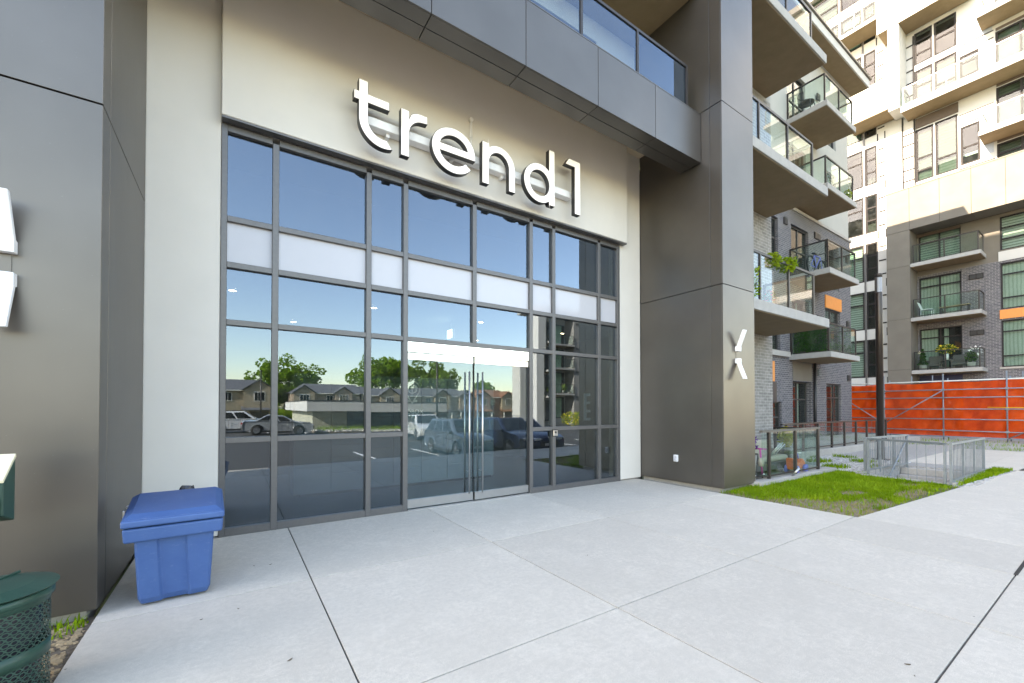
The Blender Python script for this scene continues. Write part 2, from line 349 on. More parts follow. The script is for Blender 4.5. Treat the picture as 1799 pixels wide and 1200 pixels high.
def make_mesh_fabric(name):
    m, nt, out = mat(name); v = coords(nt); n = noise(nt, v, 2.2, 5, 0.6)
    c = ramp(nt, n, [(0.3, (0.55, 0.048, 0.007)), (0.7, (0.72, 0.085, 0.013))])
    d = N(nt, 'BsdfDiffuse'); L(nt, c, d.inputs[0]); t = N(nt, 'BsdfTranslucent'); L(nt, c, t.inputs[0]); mx = N(nt, 'MixShader'); mx.inputs[0].default_value = 0.4
    L(nt, d.outputs[0], mx.inputs[1]); L(nt, t.outputs[0], mx.inputs[2])
    tr = N(nt, 'BsdfTransparent'); mx2 = N(nt, 'MixShader'); mx2.inputs[0].default_value = 0.08; L(nt, mx.outputs[0], mx2.inputs[1]); L(nt, tr.outputs[0], mx2.inputs[2]); L(nt, mx2.outputs[0], out.inputs[0])
    bp = N(nt, 'Bump'); bp.inputs['Strength'].default_value = 0.5; bp.inputs['Distance'].default_value = 0.05; L(nt, noise(nt, v, 1.6, 4), bp.inputs['Height']); L(nt, bp.outputs[0], d.inputs['Normal']); return m
MESHO = make_mesh_fabric('orange_debris_netting')
def make_leaf(name, a, b_, tr=0.35):
    m, nt, out = mat(name); geo = N(nt, 'NewGeometry'); n = noise(nt, geo.outputs['Position'], 1.3, 3); r = N(nt, 'ObjectInfo')
    c = ramp(nt, n, [(0.3, a), (0.7, b_)]); d = N(nt, 'BsdfDiffuse'); L(nt, c, d.inputs[0]); t = N(nt, 'BsdfTranslucent'); L(nt, c, t.inputs[0])
    mx = N(nt, 'MixShader'); mx.inputs[0].default_value = tr; L(nt, d.outputs[0], mx.inputs[1]); L(nt, t.outputs[0], mx.inputs[2]); L(nt, mx.outputs[0], out.inputs[0]); return m
LEAF = make_leaf('tree_leaf', (0.11, 0.23, 0.018), (0.22, 0.35, 0.035), 0.5)
LEAFY = make_leaf('bright_plant_leaf', (0.12, 0.24, 0.015), (0.30, 0.36, 0.03))
LEAFD = make_leaf('dark_hedge_leaf', (0.02, 0.07, 0.015), (0.05, 0.13, 0.025))
GRASS = make_leaf('lawn_blade', (0.12, 0.235, 0.010), (0.25, 0.36, 0.02), 0.3)
DRYG = make_leaf('dry_blade', (0.26, 0.22, 0.09), (0.36, 0.31, 0.14), 0.3)
PURPLE = make_leaf('purple_petal', (0.10, 0.03, 0.20), (0.18, 0.06, 0.30), 0.2)
REDP = make_leaf('red_petal', (0.55, 0.02, 0.02), (0.7, 0.05, 0.03), 0.2)
YELP = make_leaf('yellow_petal', (0.65, 0.50, 0.03), (0.75, 0.62, 0.08), 0.2)
BARK = noisy('bark', (0.10, 0.075, 0.05), (0.16, 0.12, 0.085), 12, 0.9, bs=0.5, bscale=20, bdist=0.03)
SOIL = noisy('lawn_soil', (0.20, 0.155, 0.105), (0.30, 0.245, 0.175), 7, 0.95, bs=0.6, bscale=40, bdist=0.02, big=0.8)
MULCH = noisy('mulch_bed', (0.09, 0.065, 0.045), (0.24, 0.19, 0.14), 25, 0.95, bs=0.8, bscale=30, bdist=0.03)
GRAVEL = noisy('gravel_bed', (0.28, 0.26, 0.24), (0.46, 0.44, 0.41), 30, 0.95, bs=0.9, bscale=45, bdist=0.03)
STONE = noisy('pebble', (0.30, 0.28, 0.26), (0.55, 0.53, 0.50), 9, 0.85, bs=0.2)
ASPH = noisy('asphalt', (0.035, 0.035, 0.036), (0.06, 0.06, 0.06), 4, 0.9, bs=0.5, bscale=120, bdist=0.006, big=0.4)
LAND = noisy('far_ground', (0.07, 0.10, 0.035), (0.13, 0.15, 0.06), 0.4, 0.95, bs=0.2, bscale=8)
ROOFG = noisy('grey_shingle', (0.075, 0.078, 0.085), (0.12, 0.122, 0.13), 3, 0.9, bs=0.4, bscale=14, bdist=0.02)
ROOFB = noisy('brown_shingle', (0.20, 0.09, 0.05), (0.28, 0.14, 0.08), 3, 0.9, bs=0.4, bscale=14, bdist=0.02)
TRIM = plain('house_trim', (0.62, 0.60, 0.55), 0.6)
GARAGE = plain('garage_door_brown', (0.06, 0.045, 0.035), 0.6)
def car_paint(name, c): return plain(name, c, 0.28, 0.25, 0.5, 1.0, 0.02)
TYRE = plain('tyre_rubber', (0.018,)*3, 0.85)
RIM = plain('alloy_rim', (0.5, 0.5, 0.52), 0.25, 0.9)
LENS = plain('headlight_lens', (0.7, 0.72, 0.75), 0.08, 0.2)
TAILL = plain('tail_lens', (0.45, 0.02, 0.02), 0.15)
WOOD = noisy('weathered_wood', (0.30, 0.21, 0.12), (0.42, 0.31, 0.19), 14, 0.8, bs=0.3, bscale=40)
CREAM = plain('cream_label', (0.72, 0.65, 0.46), 0.5)
BAGM = plain('black_bag_film', (0.03, 0.03, 0.04), 0.25, bs=0.6)
CUSH = plain('grey_wicker', (0.10, 0.095, 0.09), 0.8, bs=0.5)
BEIGE = plain('beige_cushion', (0.42, 0.37, 0.30), 0.85, bs=0.3)
PINK = plain('pink_plastic', (0.62, 0.12, 0.36), 0.5)
TOYO = plain('toy_orange_plastic', (0.75, 0.16, 0.05), 0.4)
TOYB = plain('toy_blue_plastic', (0.15, 0.17, 0.55), 0.4)
STRIPE = make_stripes('striped_webbing', (0.75, 0.78, 0.75), (0.04, 0.22, 0.13), 0.09, 0.5, 'Z', 0.1)
POT = plain('clay_pot', (0.28, 0.26, 0.24), 0.8)
# ---------------------------------------------------------------- ground
struct(MB().poly([(-900,-900,-0.62),(900,-900,-0.62),(900,900,-0.62),(-900,900,-0.62)]).build('ground', LAND))
LOTZ = -0.36
struct(MB().box(-45, 45, -44, -7.13, LOTZ-0.2, LOTZ).build('parking_lot', ASPH))
for k in range(9):
    x = -9 + 2.75*k
    struct(bx('parking_line', WHITE, None, x, x+0.1, -33.5, -28.5, LOTZ+0.002, LOTZ+0.006))
for k in range(6):
    x = 4.6 + 2.75*k
    struct(bx('parking_line', WHITE, None, x, x+0.1, -13.4, -8.6, LOTZ+0.002, LOTZ+0.006))
kerb = struct(bpy.data.objects.new('kerb', None)); COL.objects.link(kerb)
for k in range(24):
    x = -20 + 2.07*k
    bx('kerb_stone', CONC2, kerb, x, x+2.062, -7.13, -6.95, LOTZ, -0.004, 0.02, 2)
# paving: slabs with open joints over a dark bed
pav = struct(bpy.data.objects.new('pavement', None)); COL.objects.link(pav); pav.location = (0, 0, -0.1)
struct(MB().box(-0.915, 8.05, -6.95, 0.2, -0.3, -0.014).build('joint_bed', JOINT, pav))
struct(MB().box(8.05, 25, -6.95, -4.35, -0.3, -0.014).build('joint_bed', JOINT, pav))
def slab_poly(pts, mat=CONC):
    cx = sum(p[0] for p in pts)/len(pts); cy = sum(p[1] for p in pts)/len(pts)
    mb = MB(); mb.prism([(p[0]-cx, p[1]-cy) for p in pts], 'z', -0.12, 0.0)
    o = mb.build('slab', mat, None, 0.0015, 1); o.parent = pav; o.location = (cx, cy, 0.1); return o
def slab(x0, x1, y0, y1, g=0.005): return slab_poly([(x0+g, y0+g), (x1-g, y0+g), (x1-g, y1-g), (x0+g, y1-g)])
XS = [-0.92, 0.66, 2.73, 4.83, 6.62, 8.05]; YS = [0.12, -2.16, -4.26, -6.02, -6.95]
for i in range(len(XS)-1):
    for j in range(len(YS)-1):
        g = 0.0065 if (i in (0, 1) or j > 0) else 0.0055
        slab(XS[i], XS[i+1], YS[j+1], YS[j], g)
def edge(x): return -4.29 - (x - 7.9)*0.062            # lawn side of the walk
xs = [8.05, 10.1, 12.15, 14.2, 16.25, 18.3, 20.4, 22.6, 25.0]
for a, b in zip(xs[:-1], xs[1:]):
    slab_poly([(a+.004, -6.013), (b-.004, -6.013), (b-.004, edge(b)), (a+.004, edge(a))])
    slab(a, b, -6.95, -6.02)
struct(bx('drain_strip', GAP, None, 6.62, 9.4, -6.035, -6.005, -0.02, 0.0025))
# walk that turns back towards the far wing
for k in range(3):
    y1 = -2.6 - 0.8*k
    slab_poly([(17.6, y1-0.8+.004), (25.0, y1-0.8+.004), (25.0, y1-.004), (17.6, y1-.004)])
# beds
struct(MB().box(-12, -0.93, -6.95, -1.9, -0.3, -0.035).build('mulch_bed', MULCH))
LAWN = [(8.06, -2.06), (8.06, -4.27), (9.5, edge(9.5)+.01), (13.0, edge(13)+.01), (13.0, -2.85), (13.5, -2.85), (13.5, -1.6), (9.3, -1.6), (9.3, -2.06)]
def lawn_z(x, y): return 0.015 + 0.02*math.sin(x*1.3)*math.cos(y*1.7)
struct(MB().prism(LAWN, 'z', -0.3, -0.03).build('lawn', SOIL))
gv = MB(); gv.box(13.5, 26.5, -2.85, 4, -0.3, -0.01); gv.box(16.45, 17.59, -4.85, -2.86, -0.3, -0.006)
gv.prism([(13.0, edge(13)+.01), (16.45, edge(16.45)+.01), (16.45, -4.52), (13.0, -4.42)], 'z', -0.3, -0.008); gv.box(25.01, 44, -16, 10, -0.3, -0.013)
struct(gv.build('gravel_bed', GRAVEL))
# scattered stones
def stones(name, n, area, zb, r0, r1, mat_):
    mb = MB()
    for k in range(n):
        x = rnd.uniform(area[0], area[1]); y = rnd.uniform(area[2], area[3]); r = rnd.uniform(r0, r1)
        vs = []; a0 = rnd.uniform(0, 6.28)
        for (rr, h) in ((1, 0.1), (0.75, 0.62)):
            for q in range(5):
                t = a0 + q*1.2566; vs.append((x + r*rr*math.cos(t)*rnd.uniform(.75, 1.2), y + r*rr*math.sin(t)*rnd.uniform(.75, 1.2), zb + r*h*rnd.uniform(.8, 1.1)))
        fs = [(q, (q+1) % 5, 5+(q+1) % 5, 5+q) for q in range(5)] + [(5, 6, 7, 8, 9)]
        mb.idx(vs, fs)
    o = stuff(mb.build(name, mat_, None, fix=False)); return tag(o, 'loose grey stones scattered over the bed', 'stones')
o = stones('gravel_stones', 2600, (13.55, 17.5, -2.8, -0.55), -0.01, 0.02, 0.06, STONE); o['label'] = 'loose grey gravel between the stairwell and the long railing'
o = stones('edge_stones', 700, (13.2, 17.5, -4.78, -4.45), -0.01, 0.015, 0.045, STONE); o['label'] = 'loose grey stones along the walk beside the stairwell'
o = stones('wood_chips', 1500, (-2.4, -0.95, -3.6, -2.0), -0.035, 0.01, 0.03, WOOD); o['label'] = 'pale wood chips strewn below the left column'
# lawn grass
def blades(name, n, inside, zf, h0, h1, m, label, dens=None):
    mb = MB(); vs = []; fs = []; k = 0
    while k < n:
        x, y = inside()
        if x is None: continue
        if dens and rnd.random() > dens(x, y): k += 0.25; continue
        k += 1
        z = zf(x, y); h = rnd.uniform(h0, h1); a = rnd.uniform(0, 6.28); w = rnd.uniform(0.004, 0.009); l = h*rnd.uniform(0.2, 0.9); b = a + rnd.uniform(-.6, .6)+1.57
        dx, dy = math.cos(a)*w, math.sin(a)*w; lx, ly = math.cos(b)*l, math.sin(b)*l
        i = len(vs); vs += [(x-dx, y-dy, z), (x+dx, y+dy, z), (x+lx*.45+dx*.7, y+ly*.45+dy*.7, z+h*.65), (x+lx*.45-dx*.7, y+ly*.45-dy*.7, z+h*.65), (x+lx, y+ly, z+h)]
        fs += [(i, i+1, i+2, i+3), (i+3, i+2, i+4)]
    mb.v = vs; mb.f = fs; mb.sm = [False]*len(fs)
    return tag(stuff(mb.build(name, m, None, fix=False)), label, 'grass')
def pin(poly, x, y):
    c = False; n = len(poly); j = n-1
    for i in range(n):
        if (poly[i][1] > y) != (poly[j][1] > y) and x < (poly[j][0]-poly[i][0])*(y-poly[i][1])/(poly[j][1]-poly[i][1]) + poly[i][0]: c = not c
        j = i
    return c
def in_lawn():
    x = rnd.uniform(8.06, 13.6); y = rnd.uniform(-4.7, -1.6)
    return (x, y) if pin(LAWN, x, y) else (None, None)
def lawn_density(x, y):
    d = min(1.0, max(0.0, (math.hypot((x-8.1)*.8, (y+3.9)*0.8)-0.75)/0.45))                 # bare corner
    w = 0.5+0.5*math.sin(x*5.1+2*math.sin(y*3))*math.sin(y*4.3+1.2*math.sin(x*2.2))
    e = min(1.0, max(0.05, (x-8.12+0.15*math.sin(y*6))/0.4*(1.0 if y > -2.9 else 0.55))) * min(1.0, max(0.12, (y-edge(x)-0.02)/0.28*(0.4+w)))
    if math.hypot((x-11.2)/.7, (y+4.2)/.22) < 1 or math.hypot((x-9.6)/.55, (y+4.05)/.25) < 1 or math.hypot((x-12.4)/.35, (y+3.9)/.18) < 1 or math.hypot((x-8.9)/.6, (y+3.9)/.3) < 1 or math.hypot((x-10.3)/.4, (y+3.55)/.2) < 1: e *= 0.06
    n_ = 0.5+0.5*math.sin(x*1.7+1.1*math.sin(y*2.6))*math.cos(y*2.1+0.8*math.sin(x*3.1))
    return max(0.03, d*e)*(0.25+0.35*w+0.4*n_)
blades('lawn_grass', 60000, in_lawn, lambda x, y: -0.03, 0.03, 0.08, GRASS, 'short green lawn between the plaza and the stairwell', lawn_density)
blades('tall_grass', 9000, in_lawn, lambda x, y: -0.03, 0.06, 0.13, make_leaf('bright_blade', (0.14, 0.27, 0.012), (0.26, 0.38, 0.03), 0.3), 'taller bright green tufts standing out of the lawn', lambda x, y: lawn_density(x, y)*(1.0 if math.sin(x*6.3+2*math.sin(y*4))*math.sin(y*7.1+1.4*math.sin(x*3.3)) > 0.15 else 0.06))
blades('dry_grass', 7000, in_lawn, lambda x, y: -0.03, 0.02, 0.055, DRYG, 'dry straw coloured blades mixed into the lawn')
def in_strip():
    return rnd.uniform(13.1, 17.5), rnd.uniform(-4.82, -4.46)
blades('verge_weeds', 2200, lambda: (lambda p: p if p[1] > edge(p[0])+.03 else (None, None))(in_strip()), lambda x, y: 0.0, 0.03, 0.10, GRASS, 'weeds growing among stones beside the walk')
def in_grav(): return rnd.uniform(13.6, 17.4), rnd.uniform(-2.6, -0.6)
blades('gravel_weeds', 1600, lambda: (lambda p: p if (math.sin(p[0]*3)*math.sin(p[1]*4) > 0.35) else (None, None))(in_grav()), lambda x, y: 0.0, 0.03, 0.14, GRASS, 'weeds growing in patches through the gravel')
def in_far(): return rnd.uniform(25.2, 31), rnd.uniform(-9, 4)
blades('scaffold_weeds', 2500, lambda: (lambda p: p if (math.sin(p[0]*2+p[1]*1.4) > 0.1) else (None, None))(in_far()), lambda x, y: -0.01, 0.04, 0.2, GRASS, 'weeds along the foot of the orange scaffold')
def in_mul(): return rnd.uniform(-2.2, -0.95), rnd.uniform(-2.25, -1.95)
blades('column_weeds', 260, in_mul, lambda x, y: -0.035, 0.03, 0.09, GRASS, 'small weeds at the foot of the left column')
# debris on the slabs
def leaf_bit(x, y, s, a, label):
    mb = MB(); pts = [(-1, 0, 0.15), (-.3, .35, 0.02), (.5, .3, 0.1), (1, 0, 0.25), (.4, -.28, 0.05), (-.4, -.33, 0.03)]
    c, q = math.cos(a), math.sin(a)
    top = [(x+s*(p[0]*c-p[1]*q), y+s*(p[0]*q+p[1]*c), 0.002+s*p[2]+0.001) for p in pts]
    mb.poly(top); mb.poly([(p[0], p[1], p[2]-0.002) for p in top][::-1])
    for i in range(6): mb.poly([top[i], top[(i+1) % 6], (top[(i+1) % 6][0], top[(i+1) % 6][1], top[(i+1) % 6][2]-.002), (top[i][0], top[i][1], top[i][2]-.002)])
    return tag(mb.build('dry_leaf', BARK), label, 'leaf')
leaf_bit(3.72, -5.87, 0.022, 2.5, 'larger curled dark leaf lying on the plaza paving by the long joint')
for (x, y, s, a) in [(0.35, -1.5, .016, .4), (0.2, -1.45, .012, 1.9), (-0.2, -2.55, .012, .2), (0.05, -2.5, .012, 2.2), (2.3, -1.35, .012, .9), (5.0, -1.75, .012, 2.8), (3.4, -3.2, .012, .3), (0.33, -3.55, .02, .5), (3.6, -5.93, .008, .6)]:
    leaf_bit(x, y, s, a, 'tiny dark leaf scrap lying on the pale plaza paving')['group'] = 'leaf scraps on the plaza'
# ---------------------------------------------------------------- entrance block
EB = thing('entrance_building', 'apartment block entrance front with tall glazed lobby between two taupe metal columns', 'building', (3.7, 0.3, 0))
ZT = 29.0
# hidden body of the block, behind the visible skin
wall('upper_wall', STUCCO, EB, ('y', 0.10), -30, 8.2, 7.9, ZT, [(a, a+2.2, 7.95+2.85*f, 10.1+2.85*f) for f in range(6) for a in (1.4, 4.7)], 0.25)
MB().box(-30, 13.75, 12, 12.3, 0, ZT).build('rear_wall', STUCCO_G, EB)
MB().box(-30, 13.75, 0.36, 12, ZT-0.3, ZT-0.002).build('roof', SLABC, EB)
MB().box(-30, -29.7, 0.36, 12, 0, ZT-0.31).build('end_wall', STUCCO_G, EB)
wall('lower_wall', STUCCO_G, EB, ('y', 0.08), -30, -2.2, 0, 7.88, [], 0.25)
MB().box(13.5, 13.75, -0.2, 12, 11.5, ZT-0.31).build('end_wall', STUCCO_G, EB)
MB().box(8.25, 13.49, -0.2, 0.0, 15.6, ZT-0.31).build('upper_wall', STUCCO_G, EB)
# lobby interior
lob = MB(); lob.box(-1.2, 8.4, 5.4, 5.6, 0, 7.6); lob.box(-1.4, -1.2, 0.1, 5.6, 0, 7.6); lob.box(8.4, 8.6, 0.1, 5.6, 0, 7.6)
lob.build('lobby_wall', LOBBYW, EB)
MB().box(-1.2, 8.4, 0.09, 5.4, -0.2, 0.004).build('lobby_floor', LOBBYF, EB)
MB().box(-1.2, 8.4, 0.16, 5.4, 3.62, 3.78).build('lobby_ceiling', LOBBYC, EB)
MB().box(-1.2, 8.4, 0.12, 5.4, 7.5, 7.62).build('plenum_slab', LOBBYW, EB)
for k, (x, y) in enumerate([(-0.02, 1.36), (2.21, 1.30), (4.56, 1.34), (6.99, 1.42), (1.1, 3.6), (5.7, 3.6)]):
    t = thing('downlight', ['lit downlight in the lobby ceiling next to the white stucco pier by the blue bin', 'lit downlight in the lobby ceiling behind the narrow pane beside the doors', 'lit downlight in the lobby ceiling just above the right door leaf', 'lit downlight in the lobby ceiling nearest the right hand metal column', 'lit downlight deep in the lobby above the parcel lockers', 'lit downlight deep in the lobby behind the switch plate'][k], 'light', (x, y, 3.58), group='lobby downlights')
    MB().lathe([(0.075, 0.0), (0.075, 0.036), (0.055, 0.036), (0.055, 0.0), (0.075, 0.0)], (x, y, 3.582), 20).build('trim_ring', WHITE, t)
    MB().lathe([(0.0, 0.0), (0.054, 0.0)], (x, y, 3.596), 20).build('lamp_lens', LAMP, t)
t = thing('exit_sign', 'small lit pictogram sign hanging from the lobby ceiling', 'sign', (4.15, 1.7, 3.2))
bx('housing', WHITE, t, 4.0, 4.06, 1.62, 1.9, 3.22, 3.44); bx('face', EXITW, t, 3.994, 3.999, 1.64, 1.88, 3.24, 3.42); bx('hanger', WHITE, t, 4.02, 4.04, 1.74, 1.76, 3.44, 3.62)
# parcel lockers inside
t = thing('parcel_lockers', 'pale blue grey bank of parcel lockers standing inside the lobby', 'lockers', (3.0, 2.3, 0))
bx('cabinet', LOCKER, t, 0.94, 5.3, 2.02, 2.6, 0.06, 2.35, 0.01); bx('plinth', BLACK, t, 1.06, 5.26, 2.08, 2.56, 0.004, 0.06)
for c in range(7):
    x0 = 0.97 + c*0.615
    zz = [0.1, 0.42, 0.72, 0.98, 1.24, 1.62, 1.98, 2.32] if c % 2 else [0.1, 0.55, 0.86, 1.12, 1.5, 1.98, 2.32]
    for z0, z1 in zip(zz[:-1], zz[1:]): bx('locker_door', LOCKER, t, x0+.012, x0+.59, 1.995, 2.018, z0+.006, z1-.006, 0.003)
# pin logo on the lockers
def ribbon(mb, pts, w, y, closed=False, th=0.004):
    n = len(pts)
    for i in range(n if closed else n-1):
        a = Vector((pts[i][0], pts[i][1])); b = Vector((pts[(i+1) % n][0], pts[(i+1) % n][1])); d = (b-a).normalized(); nn = Vector((-d.y, d.x))*w/2
        a2 = a - d*w*.3; b2 = b + d*w*.3
        q = [a2-nn, b2-nn, b2+nn, a2+nn]
        mb.idx([(p.x, y, p.y) for p in q] + [(p.x, y-th, p.y) for p in q], [(3,2,1,0),(4,5,6,7),(0,1,5,4),(1,2,6,5),(2,3,7,6),(3,0,4,7)])
cx, cz = 3.22, 2.10
lg = MB(); pin_pts = [(cx+.17*math.cos(a), cz+.17*math.sin(a)) for a in [R(-40+k*13.0) for k in range(21)]] + [(cx, cz-.31)]
ribbon(lg, pin_pts, .03, 1.985, True)
hexp = [(cx+.105*math.cos(R(30+60*k)), cz+.105*math.sin(R(30+60*k))) for k in range(6)]
ribbon(lg, hexp, .026, 1.985, True)
for k in (0, 2, 4): ribbon(lg, [(cx, cz), hexp[k]], .024, 1.984)
for (x0, z0, x1, z1) in [(cx-.1, cz-.26, cx-.05, cz-.26), (cx+.05, cz-.26, cx+.1, cz-.26)]: ribbon(lg, [(x0, z0), (x1, z1)], .05, 1.985)
lg.build('pin_logo', WHITE, t)
fc = bpy.data.curves.new('lettering', 'FONT'); fc.body = 'LIDBOX'; fc.size = 0.135; fc.extrude = 0.002; fc.align_x = 'CENTER'
fo = bpy.data.objects.new('lettering', fc); COL.objects.link(fo); fo.rotation_euler = (R(90), 0, 0)
bpy.context.view_layer.update(); me = bpy.data.meshes.new_from_object(fo); bpy.data.objects.remove(fo)
me.materials.append(WHITE); lo = bpy.data.objects.new('lettering', me); COL.objects.link(lo); lo.parent = t; lo.rotation_euler = (R(90), 0, 0); lo.location = Vector((cx+.02, 1.985, cz-.54)) - Vector((3.0, 2.3, 0))
# -------- curtain wall
cw = MB(); fy0, fy1 = -0.055, 0.09
MX = [0.48, 1.76, 2.355, 4.92, 5.50, 6.81]
cw.box(-0.15, -0.082, fy0, fy1, 0, 5.47); cw.box(7.378, 7.47, fy0, fy1, 0, 5.47)
for x in MX: cw.box(x-.04, x+.04, fy0, fy1, 0, 5.40)
cw.box(3.605, 3.685, fy0, fy1, 2.87, 5.40)
edges = [-0.082] + MX + [7.378]
def hbar(z0, z1, bays):
    for i in bays:
        a = edges[i] + (0 if i == 0 else .04); b = edges[i+1] - (0 if i == 6 else .04)
        if i == 3 and z0 > 2.85: cw.box(a, 3.605, fy0+.004, fy1, z0, z1); cw.box(3.685, b, fy0+.004, fy1, z0, z1)
        else: cw.box(a, b, fy0+.004, fy1, z0, z1)
ALL = range(7); SIDE = [0, 1, 2, 4, 5, 6]
hbar(0.0, 0.105, SIDE); hbar(1.227, 1.302, SIDE); hbar(2.797, 2.872, ALL); hbar(3.563, 3.64, ALL); hbar(4.18, 4.255, ALL); hbar(5.38, 5.47, ALL)
CWF = cw.build('curtain_wall_frame', FRAME, EB, 0.004)
rows = [(0.105, 1.227), (1.302, 2.797), (2.872, 3.563), (3.64, 4.18), (4.255, 5.38)]
cols = [(edges[i] + (0 if i == 0 else .04), edges[i+1] - (0 if i == 6 else .04)) for i in range(7)]
for i, (a, b) in enumerate(cols):
    for j, (z0, z1) in enumerate(rows):
        if i == 3 and j < 2: continue
        parts = [(a, b)] if i != 3 else [(a, 3.605), (3.685, b)]
        for (p, q) in parts:
            if j == 3: bx('spandrel_panel', SPANDREL, CWF, p-.006, q+.006, 0.0, 0.02, z0-.006, z1+.006)
            else: 
                o = bx('pane', GLASS, CWF, p-.006, q+.006, 0.008, 0.020, z0-.006, z1+.006); o.rotation_euler = (R(rnd.gauss(0, .10)), 0, R(rnd.gauss(0, .08)))
# -------- doors
hd = MB().box(2.395, 4.88, -0.03, 0.05, 2.622, 2.797).build('door_header', STEEL, EB, 0.004)
bx('threshold', STEELB, EB, 2.395, 4.88, -0.07, 0.06, 0.0, 0.018)
for (a, b, hx) in ((2.40, 3.632, 3.52), (3.645, 4.872, 3.77)):
    d = bx('door', DGLASS, EB, a+.004, b-.004, 0.002, 0.014, 0.17, 2.50)
    bx('top_rail', STEEL, d, a+.004, b-.004, -0.022, 0.038, 2.496, 2.612, 0.003)
    bx('bottom_rail', STEELB, d, a+.004, b-.004, -0.022, 0.038, 0.03, 0.172, 0.003)
    for yy in (-0.085, 0.10):
        h = MB(); h.tube((hx, yy, 0.16), (hx, yy, 2.34), 0.016, 12)
        for z in (0.55, 1.95): h.tube((hx, yy, z), (hx, 0.008, z), 0.010, 8)
        h.build('pull_bar', STEELB, d)
    if a > 3:   # the right leaf stands slightly ajar
        hg = Vector((4.87, 0.008, 0)); th = R(1.5); c0 = d.location + EB.location; dv = c0 - hg
        d.location = hg + Vector((dv.x*math.cos(th) - dv.y*math.sin(th), dv.x*math.sin(th) + dv.y*math.cos(th), dv.z)) - EB.location; d.rotation_euler = (0, 0, th)
bx('door_seal', BLACK, EB, 3.634, 3.643, 0.0, 0.03, 0.03, 2.61)
bx('door_jamb', BLACK, EB, 4.845, 4.878, -0.02, 0.05, 0.02, 2.62)
t = thing('card_reader', 'small silver push plate box fixed on the mullion beside the doors', 'switch', (5.5, -0.06, 1.15))
bx('backing', BLACK, t, 5.44, 5.58, -0.075, -0.056, 1.10, 1.25, .004); bx('plate', STEELB, t, 5.455, 5.565, -0.088, -0.0755, 1.115, 1.235, .006)
MB().lathe([(0, 0), (0.022, 0), (0.022, 0.006), (0, 0.006)], (5.51, -0.0945, 1.19), 14, 'y').build('symbol', BLACK, t)
t = thing('notice_plate', 'pale plate with three square cut outs seen behind the lobby glass', 'sign', (6.52, 0.06, 1.4))
m = MB(); m.box(6.42, 6.50, .045, .055, 1.41, 2.01)
for z in (1.41, 1.59, 1.77, 1.95): m.box(6.50, 6.62, .045, .055, z, z+.06)
m.build('plate', SPANDREL, t)
# -------- stucco surround: pilasters and the sign band
MB().box(-0.915, -0.152, -0.045, 0.3, 0.02, 7.75).build('pilaster', STUCCO, EB, 0.012, 2)
MB().box(7.475, 8.195, -0.045, 0.3, 0.02, 7.75).build('pilaster', STUCCO, EB, 0.012, 2)
MB().box(-0.150, 7.57, -0.20, 0.3, 5.50, 7.75).build('sign_band', STUCCO, EB, 0.012, 2)
lip = MB(); lip.box(-0.145, 7.565, -0.185, -0.06, 5.475, 5.499); lip.build('drip_lip', FRAME, EB)
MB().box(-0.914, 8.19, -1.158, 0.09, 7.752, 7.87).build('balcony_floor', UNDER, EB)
# -------- columns clad in metal panels
def column(x0, x1, yf, yb, label):
    MB().box(x0+.03, x1-.03, yf+.03, yb, 0.08, ZT).build('column_core', GAP, EB)
    zs = [0.055, 4.20, 7.93, 11.7, 15.45, 19.2, 23.0, ZT+.05]; g = 0.007
    for z0, z1 in zip(zs[:-1], zs[1:]):
        yj = yf + 0.26
        # front cap wraps both corners
        m = MB(); m.box(x0, x1, yf, yf+.028, z0+g, z1-g); m.box(x0, x0+.028, yf+.029, yj-g*.6, z0+g, z1-g); m.box(x1-.028, x1, yf+.029, yj-g*.6, z0+g, z1-g)
        m.build('corner_panel', PANEL, EB, 0.002)
        for sx in (x0, x1-.028): MB().box(sx, sx+.028, yj+g*.6, yb, z0+g, z1-g).build('side_panel', PANEL, EB, 0.002)
column(8.20, 9.43, -2.10, -0.05, '')
column(-2.14, -0.91, -2.02, -0.05, '')
bx('column_base', CONC2, EB, 8.28, 9.35, -2.0, -0.06, -0.1, 0.09)
bx('column_base', CONC2, EB, -2.06, -0.99, -1.92, -0.06, -0.1, 0.09)
# -------- balcony beam over the entrance
g = 0.006; xb = [-0.90, 0.60, 2.13, 3.65, 5.17, 6.70, 8.19]
MB().box(-0.89, 8.18, -1.62, -1.18, 6.89, 7.84).build('beam_core', GAP, EB)
for a, b in zip(xb[:-1], xb[1:]):
    bx('fascia_panel', PANEL, EB, a+g, b-g, -1.652, -1.624, 6.862, 7.88, 0.002)
    bx('soffit_panel', PANEL, EB, a+g, b-g, -1.622, -1.412, 6.860, 6.886, 0.002)
    bx('soffit_panel', PANEL, EB, a+g, b-g, -1.400, -1.165, 6.860, 6.886, 0.002)
    bx('beam_back_panel', UNDER, EB, a+g, b-g, -1.178, -1.160, 6.89, 7.745)  # back of the beam, coloured to bounce warm light onto the stucco
bx('parapet_cap', PANEL, EB, -0.9, 8.19, -1.655, -1.17, 7.882, 7.90)
# railing on the beam
rl = MB(); rl.box(-0.9, 7.86, -1.57, -1.52, 8.80, 8.85); RAIL = rl.build('balcony_railing', RAILM, EB)
px = [-0.88, 0.55, 1.99, 3.43, 4.87, 6.30, 7.84]
for x in px: bx('post', RAILM, RAIL, x-.025, x+.025, -1.57, -1.52, 7.9, 8.80)
for a, b in zip(px[:-1], px[1:]): bx('glass_panel', BGLASS2, RAIL, a+.03, b-.03, -1.551, -1.539, 7.92, 8.795)
